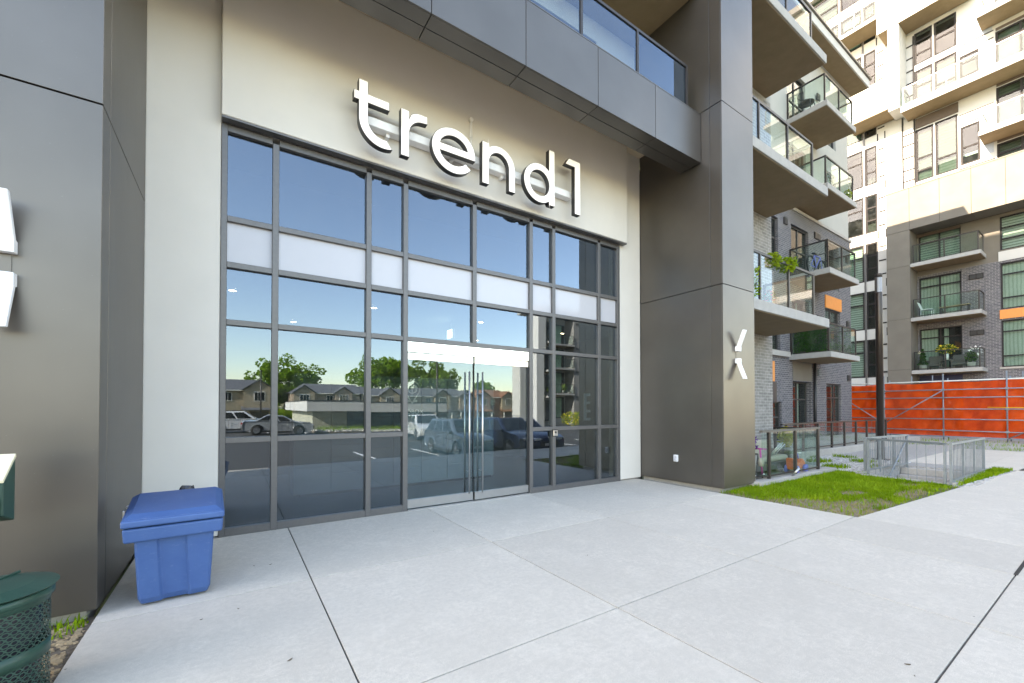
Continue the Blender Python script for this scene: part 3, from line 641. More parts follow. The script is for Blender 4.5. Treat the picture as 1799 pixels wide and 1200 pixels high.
# apartment doors on that balcony and the slab above
for f in range(6):
    zb = 7.95 + 2.85*f
    for a in (1.4, 4.7):
        w = MB(); w.box(a, a+.06, .12, .2, zb, zb+2.15); w.box(a+2.14, a+2.2, .12, .2, zb, zb+2.15); w.box(a+1.07, a+1.13, .12, .2, zb, zb+2.15); w.box(a+.06, a+2.14, .12, .2, zb+2.09, zb+2.15); w.box(a+.06, a+2.14, .12, .2, zb, zb+.06); w.box(a+.06, a+2.14, .125, .195, zb+1.6, zb+1.65)
        wf = w.build('balcony_door_frame', DARKFRAME, EB)
        for (p, q) in ((a+.06, a+1.07), (a+1.13, a+2.14)):
            bx('pane', WGLASS, wf, p, q, .15, .158, zb+.06, zb+2.09); bx('blind', BLIND, wf, p, q, .26, .27, zb+.7, zb+2.1)
    if f: 
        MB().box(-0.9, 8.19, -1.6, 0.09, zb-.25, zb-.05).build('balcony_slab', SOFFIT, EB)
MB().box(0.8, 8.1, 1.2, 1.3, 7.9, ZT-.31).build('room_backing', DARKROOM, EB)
# -------- illuminated channel letters
SG = thing('building_sign', 'white channel letters reading trend1 mounted on the stucco band over the lobby', 'sign', (3.6, -0.2, 5.57))
def arc(cx, cz, r, a0, a1, n=18, rz=None):
    rz = r if rz is None else rz
    return [(cx + r*math.cos(R(a0+(a1-a0)*k/n)), cz + rz*math.sin(R(a0+(a1-a0)*k/n))) for k in range(n+1)]
B0, XH, W_ = 5.575, 6.30, 0.135
def letter(outer, holes=()):
    """2D curve filled, extruded, with a black return and a white face"""
    cu = bpy.data.curves.new('l', 'CURVE'); cu.dimensions = '2D'; cu.fill_mode = 'BOTH'; cu.extrude = 0.048
    for loop in [outer] + list(holes):
        sp = cu.splines.new('POLY'); sp.points.add(len(loop)-1); sp.use_cyclic_u = True
        for k, p in enumerate(loop): sp.points[k].co = (p[0], p[1], 0, 1)
    ob = bpy.data.objects.new('l', cu); COL.objects.link(ob); bpy.context.view_layer.update()
    me = bpy.data.meshes.new_from_object(ob); bpy.data.objects.remove(ob); bpy.data.curves.remove(cu)
    vs = [(v.co.x, -v.co.z - 0.452, v.co.y) for v in me.vertices]; fs = [tuple(p.vertices) for p in me.polygons]; bpy.data.meshes.remove(me)
    can = MB().idx(vs, fs).build('letter', SIGNR, SG)
    # face: same outline, inset by a thin trim edge
    cu = bpy.data.curves.new('f', 'CURVE'); cu.dimensions = '2D'; cu.fill_mode = 'BOTH'; cu.extrude = 0.003; cu.offset = -0.007
    for loop in [outer] + list(holes):
        sp = cu.splines.new('POLY'); sp.points.add(len(loop)-1); sp.use_cyclic_u = True
        for k, p in enumerate(loop): sp.points[k].co = (p[0], p[1], 0, 1)
    ob = bpy.data.objects.new('f', cu); COL.objects.link(ob); bpy.context.view_layer.update()
    me = bpy.data.meshes.new_from_object(ob); bpy.data.objects.remove(ob); bpy.data.curves.remove(cu)
    vs = [(v.co.x, -v.co.z - 0.503, v.co.y) for v in me.vertices]; fs = [tuple(p.vertices) for p in me.polygons]; bpy.data.meshes.remove(me)
    MB().idx(vs, fs).build('letter_face', SIGNF, can)
# t
x = 1.487
letter([(x, 6.485), (x+W_, 6.485), (x+W_, 6.30), (x+.45, 6.30), (x+.45, 6.172), (x+W_, 6.172)] + arc(x+.36, 5.93, .225, 180, 282, 14, .225) + [(x+.46, 5.635)] + arc(x+.36, 5.93, .36, 292, 180, 18, .36) + [(x, 6.172), (x-.068, 6.172), (x-.068, 6.30), (x, 6.30)])
# r
x = 2.112
letter([(x, B0), (x+W_, B0), (x+W_, 5.95)] + arc(x+.36, 5.95, .225, 180, 95, 12, .235) + [(x+.432, 6.195), (x+.432, 6.318)] + arc(x+.33, 6.05, .27, 80, 128, 8, .265) + [(x+W_, 6.19), (x+W_, XH), (x, XH)])
# e
cx, cz, ro = 3.012, 5.935, 0.372
outer = arc(cx, cz, ro+.025, 3, 318, 46, ro) + [(cx+.2, cz-.165)] + arc(cx, cz, .262, 312, 196, 20, .237) + [(cx+.385, cz-.052)]
outer = [(cx+.397, cz-.052)] + arc(cx, cz, .397, 2, 322, 48, ro) + [(cx+.205, cz-.15)] + arc(cx, cz, .262, 318, 194, 20, .24)[1:]
hole = [(cx-.25, cz+.065), (cx+.25, cz+.065)] + arc(cx, cz, .262, 22, 158, 16, .24)[1:-1]
letter(outer, [hole])
# n
x = 3.542
letter([(x, B0), (x+W_, B0), (x+W_, 5.93)] + arc(x+.342, 5.96, .207, 180, 0, 18, .225) + [(x+.549, B0), (x+.684, B0)] + arc(x+.342, 5.955, .342, 0, 128, 22, .355) + [(x+W_, 6.19), (x+W_, XH), (x, XH)])
# d
cx = 4.79
outer = [(5.15, B0), (5.15, 6.645), (5.012, 6.645), (5.012, 6.215)] + arc(cx, cz, .368, 52, 308, 40, .368) + [(5.015, 5.66), (5.015, B0)]
letter(outer, [arc(cx-.005, cz, .232, 0, 348, 30, .24)])
# 1
letter([(5.668, B0), (5.818, B0), (5.818, 6.645), (5.512, 6.645), (5.422, 6.512), (5.668, 6.512)])
bx('raceway', RACE, SG, 1.60, 5.72, -0.36, -0.205, 5.955, 6.085, 0.006)
for x in (1.95, 3.05, 4.05, 5.25): bx('bracket', RACE, SG, x, x+.05, -0.3, -0.201, 5.90, 5.954)
cb = MB(); cb.tube((3.47, -0.2, 6.78), (3.47, -0.26, 6.79), 0.035, 10); cb.path([(3.47, -.25, 6.77), (3.475, -.255, 6.5), (3.44, -.28, 6.2), (3.45, -.28, 6.086)], 0.008, 6); cb.path([(3.45, -.25, 6.77), (3.44, -.255, 6.45), (3.42, -.28, 6.2), (3.42, -.28, 6.086)], 0.008, 6)
cb.build('power_cable', RACE, SG)
# -------- wall lights
def sconce(cx, y, label):
    t = thing('wall_light', label, 'wall light', (cx, y, 2.8))
    for s in (1, -1):
        zc = 2.785
        prof = [(0, .075*s), (-.07, .075*s), (-.07, .18*s), (-.19, .50*s), (-.15, .50*s), (-.03, .18*s), (0, .17*s)]
        MB().prism([(y+p[0], zc+p[1]) for p in prof], 'x', cx-.06, cx+.06).build('wing', WHITE, t, 0.004)
    bx('back_plate', PANEL, t, cx-.03, cx+.03, y-.006, y-.001, 2.72, 2.85)
sconce(8.70, -2.10, 'white bent plate wall light on the right hand metal column')
sconce(-1.43, -2.02, 'white bent plate wall light on the metal column by the green litter bin')
t = thing('outlet_cover', 'small white weatherproof socket on the side of the metal column', 'socket', (8.2, -1.02, 0.55))
bx('box', WHITE, t, 8.15, 8.199, -1.07, -0.97, 0.50, 0.65, .01, 2); bx('flap', SPANDREL, t, 8.13, 8.149, -1.055, -0.985, 0.52, 0.635, .008, 2)
# ---------------------------------------------------------------- balconies and windows (shared builders)
def balcony(parent, pl, u0, u1, zb, depth, posts_front, side='both', rail_h=1.0, slab_t=0.20, name='balcony', inset=0.10, railmat=None, privacy=None):
    """slab (part) with posts, rails and glass panels (sub-parts); d<0 projects out of the wall"""
    railmat = railmat or RAILM
    m = MB(); pbox(m, pl, u0, u1, zb+.012, zb+slab_t, -depth, -0.002); s = m.build(name, SLABC, parent, 0.006)
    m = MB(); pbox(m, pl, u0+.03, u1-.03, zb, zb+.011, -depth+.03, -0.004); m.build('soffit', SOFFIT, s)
    zt = zb + slab_t; d = -depth + inset; a, b = u0 + inset, u1 - inset; w = .022
    pbx('top_rail', railmat, s, pl, a-w, b+w, zt+rail_h-.045, zt+rail_h, d-w, d+w)
    pbx('bottom_rail', railmat, s, pl, a, b, zt+.05, zt+.08, d-.012, d+.012)
    us = [a + (b-a)*k/(posts_front-1) for k in range(posts_front)] if isinstance(posts_front, int) else list(posts_front)
    for u in us: pbx('post', railmat, s, pl, u-w, u+w, zt+.001, zt+rail_h-.046, d-w, d+w)
    for p, q in zip(us[:-1], us[1:]): pbx('glass_panel', BGLASS, s, pl, p+w+.004, q-w-.004, zt+.085, zt+rail_h-.05, d-.006, d+.006)
    for e, on in ((a, side in ('both', 'low')), (b, side in ('both', 'high'))):
        if not on: continue
        pbx('side_rail', railmat, s, pl, e-w, e+w, zt+rail_h-.045, zt+rail_h, d+w+.001, -0.01)
        pbx('post', railmat, s, pl, e-w, e+w, zt+.001, zt+rail_h-.046, -0.06, -0.015)
        pbx('glass_panel', BGLASS, s, pl, e-.006, e+.006, zt+.085, zt+rail_h-.05, d+w+.004, -0.065)
    return s
def window(parent, pl, u0, u1, z0, z1, vs=(), hs=(), fill=None, fillz=None, frame=None, d=0.08, w=0.05, half=None, sill=None):
    frame = frame or DARKFRAME
    m = MB(); pbox(m, pl, u0, u0+w, z0, z1, d, d+.07); pbox(m, pl, u1-w, u1, z0, z1, d, d+.07)
    pbox(m, pl, u0+w, u1-w, z0, z0+w, d, d+.07); pbox(m, pl, u0+w, u1-w, z1-w, z1, d, d+.07)
    for v in vs: pbox(m, pl, v-w/2, v+w/2, z0+w, z1-w, d+.002, d+.068)
    cuts = [u0+w] + [q for v in vs for q in (v-w/2, v+w/2)] + [u1-w]
    for h in hs:
        for k in range(0, len(cuts), 2): pbox(m, pl, cuts[k], cuts[k+1], h-w/2, h+w/2, d+.004, d+.066)
    f = m.build('window', frame, parent)
    hz = [z0+w] + [q for h in hs for q in (h-w/2, h+w/2)] + [z1-w]
    for k in range(0, len(cuts), 2):
        for j in range(0, len(hz), 2):
            pbx('pane', WGLASS, f, pl, cuts[k]-.004, cuts[k+1]+.004, hz[j]-.004, hz[j+1]+.004, d+.03, d+.036)
    if fill:
        a, b = (z0, z1) if fillz is None else fillz
        if half is None: pbx('blind', fill, f, pl, u0+.03, u1-.03, a, b, d+.14, d+.15)
        else:
            for (p, q) in half: pbx('curtain', fill, f, pl, p, q, a, b, d+.14, d+.15)
    if sill: pbx('sill', sill, f, pl, u0-.06, u1+.06, z0-.09, z0-.001, -0.05, d+.07)
    return f
def plant(name, label, loc, r, h, n, m, pot=None, leaf=0.05, potr=0.16, poth=0.28, shape='ball', group=None, petal=None, cat='plant'):
    x, y, z = loc; t = thing(name, label, cat, loc, group=group); q = random.Random(int(abs(x*91+y*37+z*13)*10))
    b = 0
    if pot: MB().lathe([(0, 0), (potr*.75, 0), (potr, poth), (potr*.88, poth), (potr*.85, poth*.85), (0, poth*.85)], loc, 14).build('pot', pot, t); b = poth
    mb = MB(); mp = MB()
    for k in range(n):
        if shape == 'ball':
            a = q.uniform(0, 6.28); e = math.acos(q.uniform(-1, 1)); rr = q.random()**.4
            p = Vector((x + r*rr*math.sin(e)*math.cos(a), y + r*rr*math.sin(e)*math.sin(a), z + b + h*.5 + h*.5*rr*math.cos(e)))
        elif shape == 'cone':
            hh = q.random()**1.3; a = q.uniform(0, 6.28); rr = r*(1-hh)*q.uniform(.5, 1.05) + .01
            p = Vector((x + rr*math.cos(a), y + rr*math.sin(a), z + b + h*hh))
        else:  # trailing
            a = q.uniform(0, 6.28); rr = r*q.random()**.5; p = Vector((x + rr*math.cos(a), y + rr*math.sin(a), z + b + h*q.uniform(-.9, .35)*(rr/r)))
        d1 = Vector((q.gauss(0, 1), q.gauss(0, 1), q.gauss(0, .6))).normalized(); d2 = d1.cross(Vector((q.gauss(0, 1), q.gauss(0, 1), q.gauss(0, 1)))).normalized()
        l = leaf*q.uniform(.6, 1.3); (mp if (petal and q.random() < .3) else mb).poly([p-d1*l, p+d2*l*.45, p+d1*l, p-d2*l*.45])
    mb.build('leaves', m, t, fix=False)
    if petal and mp.v: mp.build('flowers', petal, t, fix=False)
    return t
# ---------------------------------------------------------------- brick wing
before_wing = set(o.name for o in COL.objects)
BW = thing('brick_wing', 'grey brick apartment wing with projecting glass balconies and pale stucco upper storeys', 'building', (16, 0.3, 0))
NP = ('y', -1.81); FP = ('y', 0.30)
Z = [3.40, 6.25, 9.15, 12.0]
nh = [(8.3, 9.7, z+.25, z+2.3) for z in Z[:3]]
wall('brick_wall', BRICKL, BW, NP, 7.44, 10.87, 0.05, 9.1, nh, 0.25)
wall('stucco_wall', STUCCO_G, BW, NP, 7.44, 10.87, 9.102, 12.6, [nh[2]] , 0.25)
for (a, b, z0, z1) in nh: window(BW, NP, a, b, z0, z1, hs=(z0+1.5,), fill=CURTY)
MB().box(10.62, 10.87, -1.56, 0.28, 0.05, 9.38).build('return_wall', BRICK, BW)
MB().box(10.0, 10.1, 1.4, 1.5, 0.0, 0.1)
# long wall
H = [(15.2, 16.15, 0.25, 1.9), (17.02, 18.62, 0.25, 2.66), (19.98, 21.49, 0.35, 2.67),
     (15.2, 16.1, 3.7, 5.6), (17.02, 18.45, 3.62, 5.75), (19.92, 21.45, 3.95, 5.73), (19.92, 21.45, 5.98, 6.0),
     (15.0, 16.0, 6.6, 8.4), (17.0, 18.45, 6.47, 8.45), (19.95, 21.37, 6.6, 8.5)]
H = [h for h in H if h[3]-h[2] > .3]
wall('brick_wall', BRICK, BW, FP, 10.88, 22.65, 0.05, 8.96, H, 0.25)
pbx('coping', CONC2, BW, FP, 10.88, 22.69, 8.965, 9.07, -0.06, 0.30)
HU = [(16.9, 18.4, 9.38, 11.5), (20.1, 21.3, 9.9, 11.5), (16.87, 18.4, 12.23, 14.3), (20.1, 21.3, 12.6, 14.3)]
wall('stucco_wall', STUCCO_G, BW, ('y', 0.34), 10.88, 22.6, 9.072, 15.6, HU, 0.25)
MB().box(22.35, 22.6, 0.6, 12, 0.05, 15.55).build('end_wall', BRICK, BW)
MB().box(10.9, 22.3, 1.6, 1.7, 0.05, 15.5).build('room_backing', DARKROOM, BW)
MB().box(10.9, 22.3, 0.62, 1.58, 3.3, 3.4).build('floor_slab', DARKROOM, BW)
rf = MB().box(10.9, 23.0, -0.35, 12.2, 15.62, 15.95).build('roof', STUCCO_W, BW, 0.01); MB().box(10.9, 23.06, -0.41, 12.2, 15.952, 16.03).build('roof_edge', PANEL, rf)
pbx('roof_soffit', SOFFIT, BW, FP, 10.9, 22.95, 15.605, 15.618, -0.6, -0.01)
for i, (a, b, z0, z1) in enumerate(H):
    if i == 1: window(BW, FP, a, b, z0, z1, vs=(a+.78,), hs=(z0+1.75,), fill=CURTY, half=[(a+.95, a+1.25)], d=.18)
    elif i == 2: window(BW, FP, a, b, z0, z1, vs=(a+.95,), hs=(2.1,), fill=CURTY, half=[(a+.05, a+.62), (a+1.1, a+1.3)])
    elif i in (4, 8): window(BW, FP, a, b, z0, z1, vs=(a+.7,), hs=(z0+1.55,), fill=CURTY, half=[(a+.9, a+1.2)], d=.18)
    else: window(BW, FP, a, b, z0, z1, vs=((a+b)/2,), hs=((z0+1.1),), fill=CURTY, half=[(a+.06, a+.5)])
for (a, b, z0, z1) in HU: window(BW, ('y', .34), a, b, z0, z1, vs=((a+b)/2,), hs=(z0+1.0,), fill=CURTY, half=[(a+.1, a+.55)])
pbx('metal_panel', PANEL2, BW, FP, 17.02, 18.62, 2.70, 3.39, -0.012, -0.002); 
pbx('orange_panel', ORANGE, BW, FP, 19.9, 21.53, 5.75, 6.26, -0.04, -0.002); pbx('orange_panel', ORANGE, BW, FP, 15.2, 15.62, 2.6, 3.3, -0.03, -0.002)
pbx('dark_panel', DARKFRAME, BW, FP, 15.2, 15.78, 1.92, 2.58, -0.02, -0.002)
pbx('stone_sill', CONC2, BW, FP, 15.1, 16.6, 3.5, 3.68, -0.12, -0.002)
m = MB(); m.tube((18.74, 0.23, 0.1), (18.74, 0.23, 3.4), 0.05, 10); m.build('downpipe', BLACK, BW)
for (x, z) in [(19.14, 2.95), (22.14, 2.85), (19.14, 5.1), (22.1, 5.2), (22.1, 8.0), (18.95, 8.35), (19.2, 8.35), (16.4, 8.3), (19.3, 14.0)]:
    v = pbx('wall_vent', GALV if (x, z) == (19.14, 2.95) else DARKFRAME, BW, FP, x, x+.26, z, z+.24, -0.05, -0.002)
    for k in range(3): pbx('louvre', BLACK, v, FP, x+.02, x+.24, z+.04+.065*k, z+.075+.065*k, -0.056, -0.051)
for z in Z[:3]:
    balcony(BW, NP, 7.24, 10.67, z, 1.24, [7.36, 8.15, 9.30, 10.45], side='high', inset=.22)
for z in Z:
    balcony(BW, FP if z < 9 else ('y', .34), 16.75, 19.38, z, 1.28, 3, side='both')
# hedge screen on the first floor far balcony
t = thing('privacy_hedge', 'artificial green hedge screen inside the glass of a lower balcony', 'hedge', (16.9, -0.3, 3.62))
mb = MB(); q = random.Random(5)
for k in range(1500):
    p = Vector((q.uniform(16.885, 16.93), q.uniform(-0.8, 0.2), q.uniform(3.66, 4.62))); d1 = Vector((q.gauss(0, .5), q.gauss(0, 1), q.gauss(0, 1))).normalized(); d2 = Vector((1, 0, 0)).cross(d1).normalized(); mb.poly([p-d1*.035, p+d2*.018, p+d1*.035, p-d2*.018])
for k in range(700):
    p = Vector((q.uniform(16.95, 19.2), q.uniform(-0.82, -0.77), q.uniform(3.66, 3.95) if q.random() < .6 else q.uniform(3.66, 4.6))); d1 = Vector((q.gauss(0, 1), q.gauss(0, .4), q.gauss(0, 1))).normalized(); d2 = Vector((0, 1, 0)).cross(d1).normalized(); mb.poly([p-d1*.035, p+d2*.018, p+d1*.035, p-d2*.018])
mb.build('leaves', LEAFD, t, fix=False); MB().box(16.94, 16.95, -0.8, 0.2, 3.62, 4.62).build('screen', DARKFRAME, t)
# balcony plants
plant('hanging_plant', 'bright green trailing plant hanging beside the column on the lowest near balcony', (8.05, -2.72, 4.15), .15, .5, 260, LEAFY, None, .045, shape='trail')
plant('rail_planter', 'yellow green plant spilling over the rail of the lowest near balcony', (8.75, -2.8, 4.42), .17, .3, 240, LEAFY, None, .045)
plant('rail_planter', 'bright yellow green plant at the middle of the lowest near balcony rail', (9.35, -2.8, 4.42), .2, .34, 300, LEAFY, None, .045)
plant('flower_box', 'red flowers in a box behind the lowest near balcony glass', (8.9, -2.65, 3.6), .12, .3, 120, LEAFD, POT, .035, petal=REDP, potr=.1, poth=.14)
plant('balcony_vine', 'light green vine climbing on the brick above the lowest near balcony', (8.2, -1.95, 5.3), .14, .9, 160, LEAFY, None, .045)
plant('balcony_fern', 'small green fern at the rail end of a stucco level balcony', (19.1, -0.72, 9.36), .15, .5, 160, LEAFY, None, .05)
t = thing('balcony_chair', 'round backed dark metal chair on a high balcony', 'chair', (17.1, -0.2, 12.2))
m = MB(); m.lathe([(0, .42), (.24, .42), (.24, .45), (0, .45)], (17.1, -.2, 12.2), 16); m.build('seat', RAILM, t)
for (dx, dy) in ((-.18, -.18), (.18, -.18), (.18, .18), (-.18, .18)): MB().tube((17.1+dx*1.15, -.2+dy*1.15, 12.2), (17.1+dx, -.2+dy, 12.62), .014, 6).build('leg', RAILM, t)
MB().path([(17.1+.27*math.cos(a), -.2+.27*math.sin(a), 12.95) for a in [R(20+k*16) for k in range(11)]], .014, 6).build('backrest', RAILM, t)
for a in (20, 100, 180): MB().tube((17.1+.24*math.cos(R(a)), -.2+.24*math.sin(R(a)), 12.64), (17.1+.27*math.cos(R(a)), -.2+.27*math.sin(R(a)), 12.95), .012, 6).build('back_post', RAILM, t)
t = thing('bicycle', 'dark bicycle parked on the second far balcony behind its glass', 'bicycle', (17.6, -0.25, 6.46))
for x in (17.2, 18.15):
    w = MB(); w.lathe([(.31, -.02), (.34, -.02), (.34, .02), (.31, .02), (.31, -.02)], (x, -.25, 6.80), 20, 'y'); wh = w.build('wheel', TYRE, t)
    s = MB()
    for k in range(6): s.tube((x, -.25, 6.80), (x+.31*math.cos(k*1.047), -.25, 6.80+.31*math.sin(k*1.047)), .005, 5)
    s.build('spokes', STEELB, wh)
f = MB(); A, Bk, Sd, Hd = (17.2, -.25, 6.8), (17.62, -.25, 6.78), (17.5, -.25, 7.2), (18.0, -.25, 7.22)
for p, r_ in ((A, Bk), (A, Sd), (Bk, Sd), (Bk, Hd), (Sd, Hd), (Hd, (18.15, -.25, 6.8))): f.tube(p, r_, .018, 7)
f.build('frame', TOYB, t); MB().tube((18.0, -.5, 7.34), (18.0, 0.0, 7.34), .015, 6).build('handlebar', BLACK, t); bx('saddle', BLACK, t, 17.38, 17.62, -.31, -.19, 7.24, 7.29, .02)
# the two wings above are drawn at 1:1.27; bring them to the size of the rest
def resize(root, k, off):
    root.location = (root.location.x*k + off[0], root.location.y*k + off[1], root.location.z*k + off[2]); root.scale = (k, k, k)
def resize_new(before, k, off):
    for o in list(COL.objects):
        if o.parent is None and o.name not in before and o.type in ('EMPTY', 'MESH'): resize(o, k, off)
resize_new(before_wing, 1.27, (0, 1.82, -0.459))
# patios, rails
PT = struct(MB().box(9.3, 13.30, -2.15, -0.5, -0.3, 0.07).build('patio_slab', CONC2, None, .01)); 
struct(MB().box(9.3, 13.26, -2.145, -2.0, -0.3, -0.01).build('patio_footing', GAP)); struct(MB().box(9.36, 13.36, -2.24, -1.98, 0.0, 0.095).build('patio_edge', CONC2, None, .006))
struct(MB().box(13.8, 28.6, -0.62, 2.18, -0.3, 0.24).build('terrace_slab', CONC2, None, .01))
def ground_rail(name, label, x0, x1, y, zb, h, n, topmat):
    t = thing(name, label, 'railing', ((x0+x1)/2, y, zb)); xs = [x0 + (x1-x0)*k/(n-1) for k in range(n)]
    bx('top_rail', topmat, t, x0-.35, x1+.05, y-.035, y+.035, zb+h-.05, zb+h); bx('bottom_rail', RAILM, t, x0-.3, x1, y-.015, y+.015, zb+.07, zb+.10)
    for x in xs: bx('post', RAILM, t, x-.035, x+.035, y-.03, y+.03, zb, zb+h-.051)
    for a, b in zip(xs[:-1], xs[1:]): bx('glass_panel', BGLASS, t, a+.05, b-.05, y-.006, y+.006, zb+.11, zb+h-.055)
    if x0 < 11: bx('glass_panel', BGLASS, t, x0-.32, x0-.05, y-.006, y+.006, zb+.11, zb+h-.055)
    return t
ground_rail('patio_railing', 'glass panelled patio railing with dark posts next to the metal column', 10.05, 12.63, -2.09, 0.07, 1.12, 3, PANEL2)
ground_rail('terrace_railing', 'long dark terrace railing with glass panels below the brick wing', 14.6, 23.9, -0.52, 0.24, 0.95, 9, RAILM)
t = thing('return_railing', 'dark patio side railing running back to the brick wall', 'railing', (12.66, -1.6, .07)); bx('top_rail', RAILM, t, 12.63, 12.69, -2.04, -1.02, 1.12, 1.16)
for y in (-1.55, -1.05): bx('post', RAILM, t, 12.63, 12.69, y-.03, y+.03, .07, 1.119)
bx('glass_panel', BGLASS, t, 12.655, 12.665, -2.03, -1.6, .18, 1.11); bx('glass_panel', BGLASS, t, 12.655, 12.665, -1.5, -1.1, .18, 1.11)
# patio things
t = thing('patio_sofa', 'brown framed patio sofa with beige cushions behind the railing glass', 'sofa', (10.9, -1.45, .07))
bx('base', CUSH, t, 10.2, 11.9, -1.75, -1.15, .17, .36, .02); bx('seat_cushion', BEIGE, t, 10.25, 11.85, -1.73, -1.3, .362, .50, .05, 2); bx('backrest', BEIGE, t, 10.25, 11.85, -1.3, -1.14, .40, .85, .05, 2)
for x in (10.2, 11.82):
    bx('armrest', CUSH, t, x, x+.09, -1.76, -1.13, .365, .62, .02)
    for y in (-1.72, -1.2): bx('leg', CUSH, t, x+.01, x+.07, y, y+.05, .07, .17)
t = thing('toy_kart', 'orange plastic ride-on toy with blue wheels on the patio', 'toy', (11.75, -1.95, .07))
m = MB(); m.prism([(11.45, .16), (12.05, .16), (12.1, .3), (11.95, .42), (11.8, .32), (11.6, .32), (11.5, .45), (11.42, .45)], 'y', -2.02, -1.84); m.build('body', TOYO, t, .03, 2)
for x in (11.52, 12.0):
    for y in (-2.05, -1.83): MB().lathe([(0, -.03), (.1, -.03), (.1, .03), (0, .03)], (x, y, .171), 14, 'y').build('wheel', TOYB, t)
MB().tube((11.9, -1.93, .4), (11.85, -1.93, .55), .015, 6).build('steering_post', TOYB, t); MB().lathe([(.07, -.01), (.09, -.01), (.09, .01), (.07, .01), (.07, -.01)], (11.84, -1.93, .56), 14).build('steering_wheel', WHITE, t)
STRG = plain('green_webbing', (.03, .20, .12), .7)
def folding_chair(loc, a, s, label):
    t = thing('folded_chair', label, 'chair', loc, a)
    for dy in (-.2*s, .2*s):
        m = MB(); m.tube((0, dy, 0), (.55*s, dy, .75*s), .012, 7); m.tube((.08*s, dy, 0), (.60*s, dy, .70*s), .012, 7); m.build('frame_tube', STEELB, t, local=True)
    for k in range(7):
        y_ = (-.17 + .057*k)*s; m = MB(); m.bar((.06*s, y_, .09*s), (.55*s, y_, .73*s), .045*s, .006); m.build('webbing_strap', STRG if k % 2 else WHITE, t, local=True)
folding_chair((11.3, -1.45, .35), R(-80), .62, 'green striped folded lawn chair leaning inside the patio glass')
folding_chair((10.95, -2.17, .09), R(-70), .26, 'short green striped folded stool leaning outside the patio railing')
t = thing('toy_scooter', 'pink toy scooter with pale bag standing on the patio by the column', 'toy', (10.0, -1.9, .07))
bx('deck', BLACK, t, 9.75, 10.2, -1.95, -1.85, .12, .15, .01); MB().tube((10.15, -1.9, .15), (10.05, -1.9, .75), .02, 8).build('stem', PINK, t); MB().tube((10.05, -2.05, .75), (10.05, -1.75, .75), .018, 8).build('handlebar', PINK, t)
for x in (9.78, 10.18): MB().lathe([(0, -.02), (.055, -.02), (.055, .02), (0, .02)], (x, -1.9, .125), 12, 'y').build('wheel', WHITE, t)
MB().lathe([(0, .25), (.05, .27), (.07, .36), (.05, .44), (0, .46)], (9.97, -1.96, .1), 10).build('bag', BEIGE, t)
plant('flower_planter', 'purple flowering planter on the patio beside the column', (9.78, -1.75, .07), .22, .5, 380, PURPLE, POT, .045, .2, .55)
plant('yellow_shrub', 'yellow leaved shrub in a pot behind the patio railing', (12.95, -1.2, .07), .22, .6, 380, make_leaf('yellow_leaf', (.34, .30, .02), (.5, .42, .05)), POT, .05, .17, .5)
# stairwell with galvanised guards
ST = struct(bpy.data.objects.new('stairwell', None)); COL.objects.link(ST); ST.location = (14.8, -3.7, -1)
bx('pit_wall', CONC2, ST, 13.2, 16.3, -2.84, -2.70, -1.4, 0.05); bx('pit_wall', CONC2, ST, 13.05, 16.3, -4.5, -4.36, -1.4, 0.05); bx('pit_wall', CONC2, ST, 13.06, 13.18, -4.35, -2.85, -1.4, 0.03); bx('pit_floor', CONC2, ST, 13.19, 16.4, -4.35, -2.85, -1.5, -1.3)
for k in range(7): bx('step', CONC2, ST, 14.35+.3*k, 16.44, -4.34, -2.86, -1.299+.18*k, -1.12+.18*k, .008)
def guard(name, label, p, q, h, zb, bars, nposts):
    t = thing(name, label, 'guard rail', ((p[0]+q[0])/2, (p[1]+q[1])/2, zb)); P = lambda f, z: (p[0]+(q[0]-p[0])*f, p[1]+(q[1]-p[1])*f, z)
    MB().bar(P(0, zb+h-.025), P(1, zb+h-.025), .05, .05).build('top_rail', GALV, t); MB().bar(P(0.01, zb+.06), P(.99, zb+.06), .04, .04).build('bottom_rail', GALV, t) if bars > 12 else None
    for k in range(nposts):
        f = k/(nposts-1); f = min(max(f, .008), .992); MB().bar(P(f, zb-.05), P(f, zb+h-.051), .045, .045).build('post', GALV, t)
    b = MB().bar((0, 0, 0), (0, 0, h-.13 if bars > 12 else h-.06), .011, .011).build('bar', GALV, t, local=True)
    zo = .08 if bars > 12 else 0.0
    for k in range(1, bars):
        f = k/bars
        if min(abs(f - j/(nposts-1)) for j in range(nposts)) < .4/bars: continue
        o = b if k == 1 else b.copy()
        if k != 1: COL.objects.link(o)
        o.parent = t; o.location = Vector(P(f, zb+zo)) - t.location
    return t
guard('stair_guard', 'galvanised guard with sparse bars across the end of the stairwell', (13.55, -2.85), (13.0, -4.36), .9, 0.02, 9, 2)
guard('stair_guard', 'galvanised close barred guard along the stairwell beside the walk', (13.04, -4.43), (16.25, -4.47), .9, 0.02, 27, 4)
guard('stair_guard', 'galvanised close barred guard along the gravel side of the stairwell', (13.6, -2.77), (16.25, -2.98), .9, 0.02, 24, 4)
t = thing('stair_handrail', 'sloping galvanised handrail running down into the stairwell', 'handrail', (15, -3, 0)); MB().path([(16.3, -3.0, .9), (14.6, -3.0, -.15), (14.3, -3.0, -.2)], .022, 8).build('rail', GALV, t)
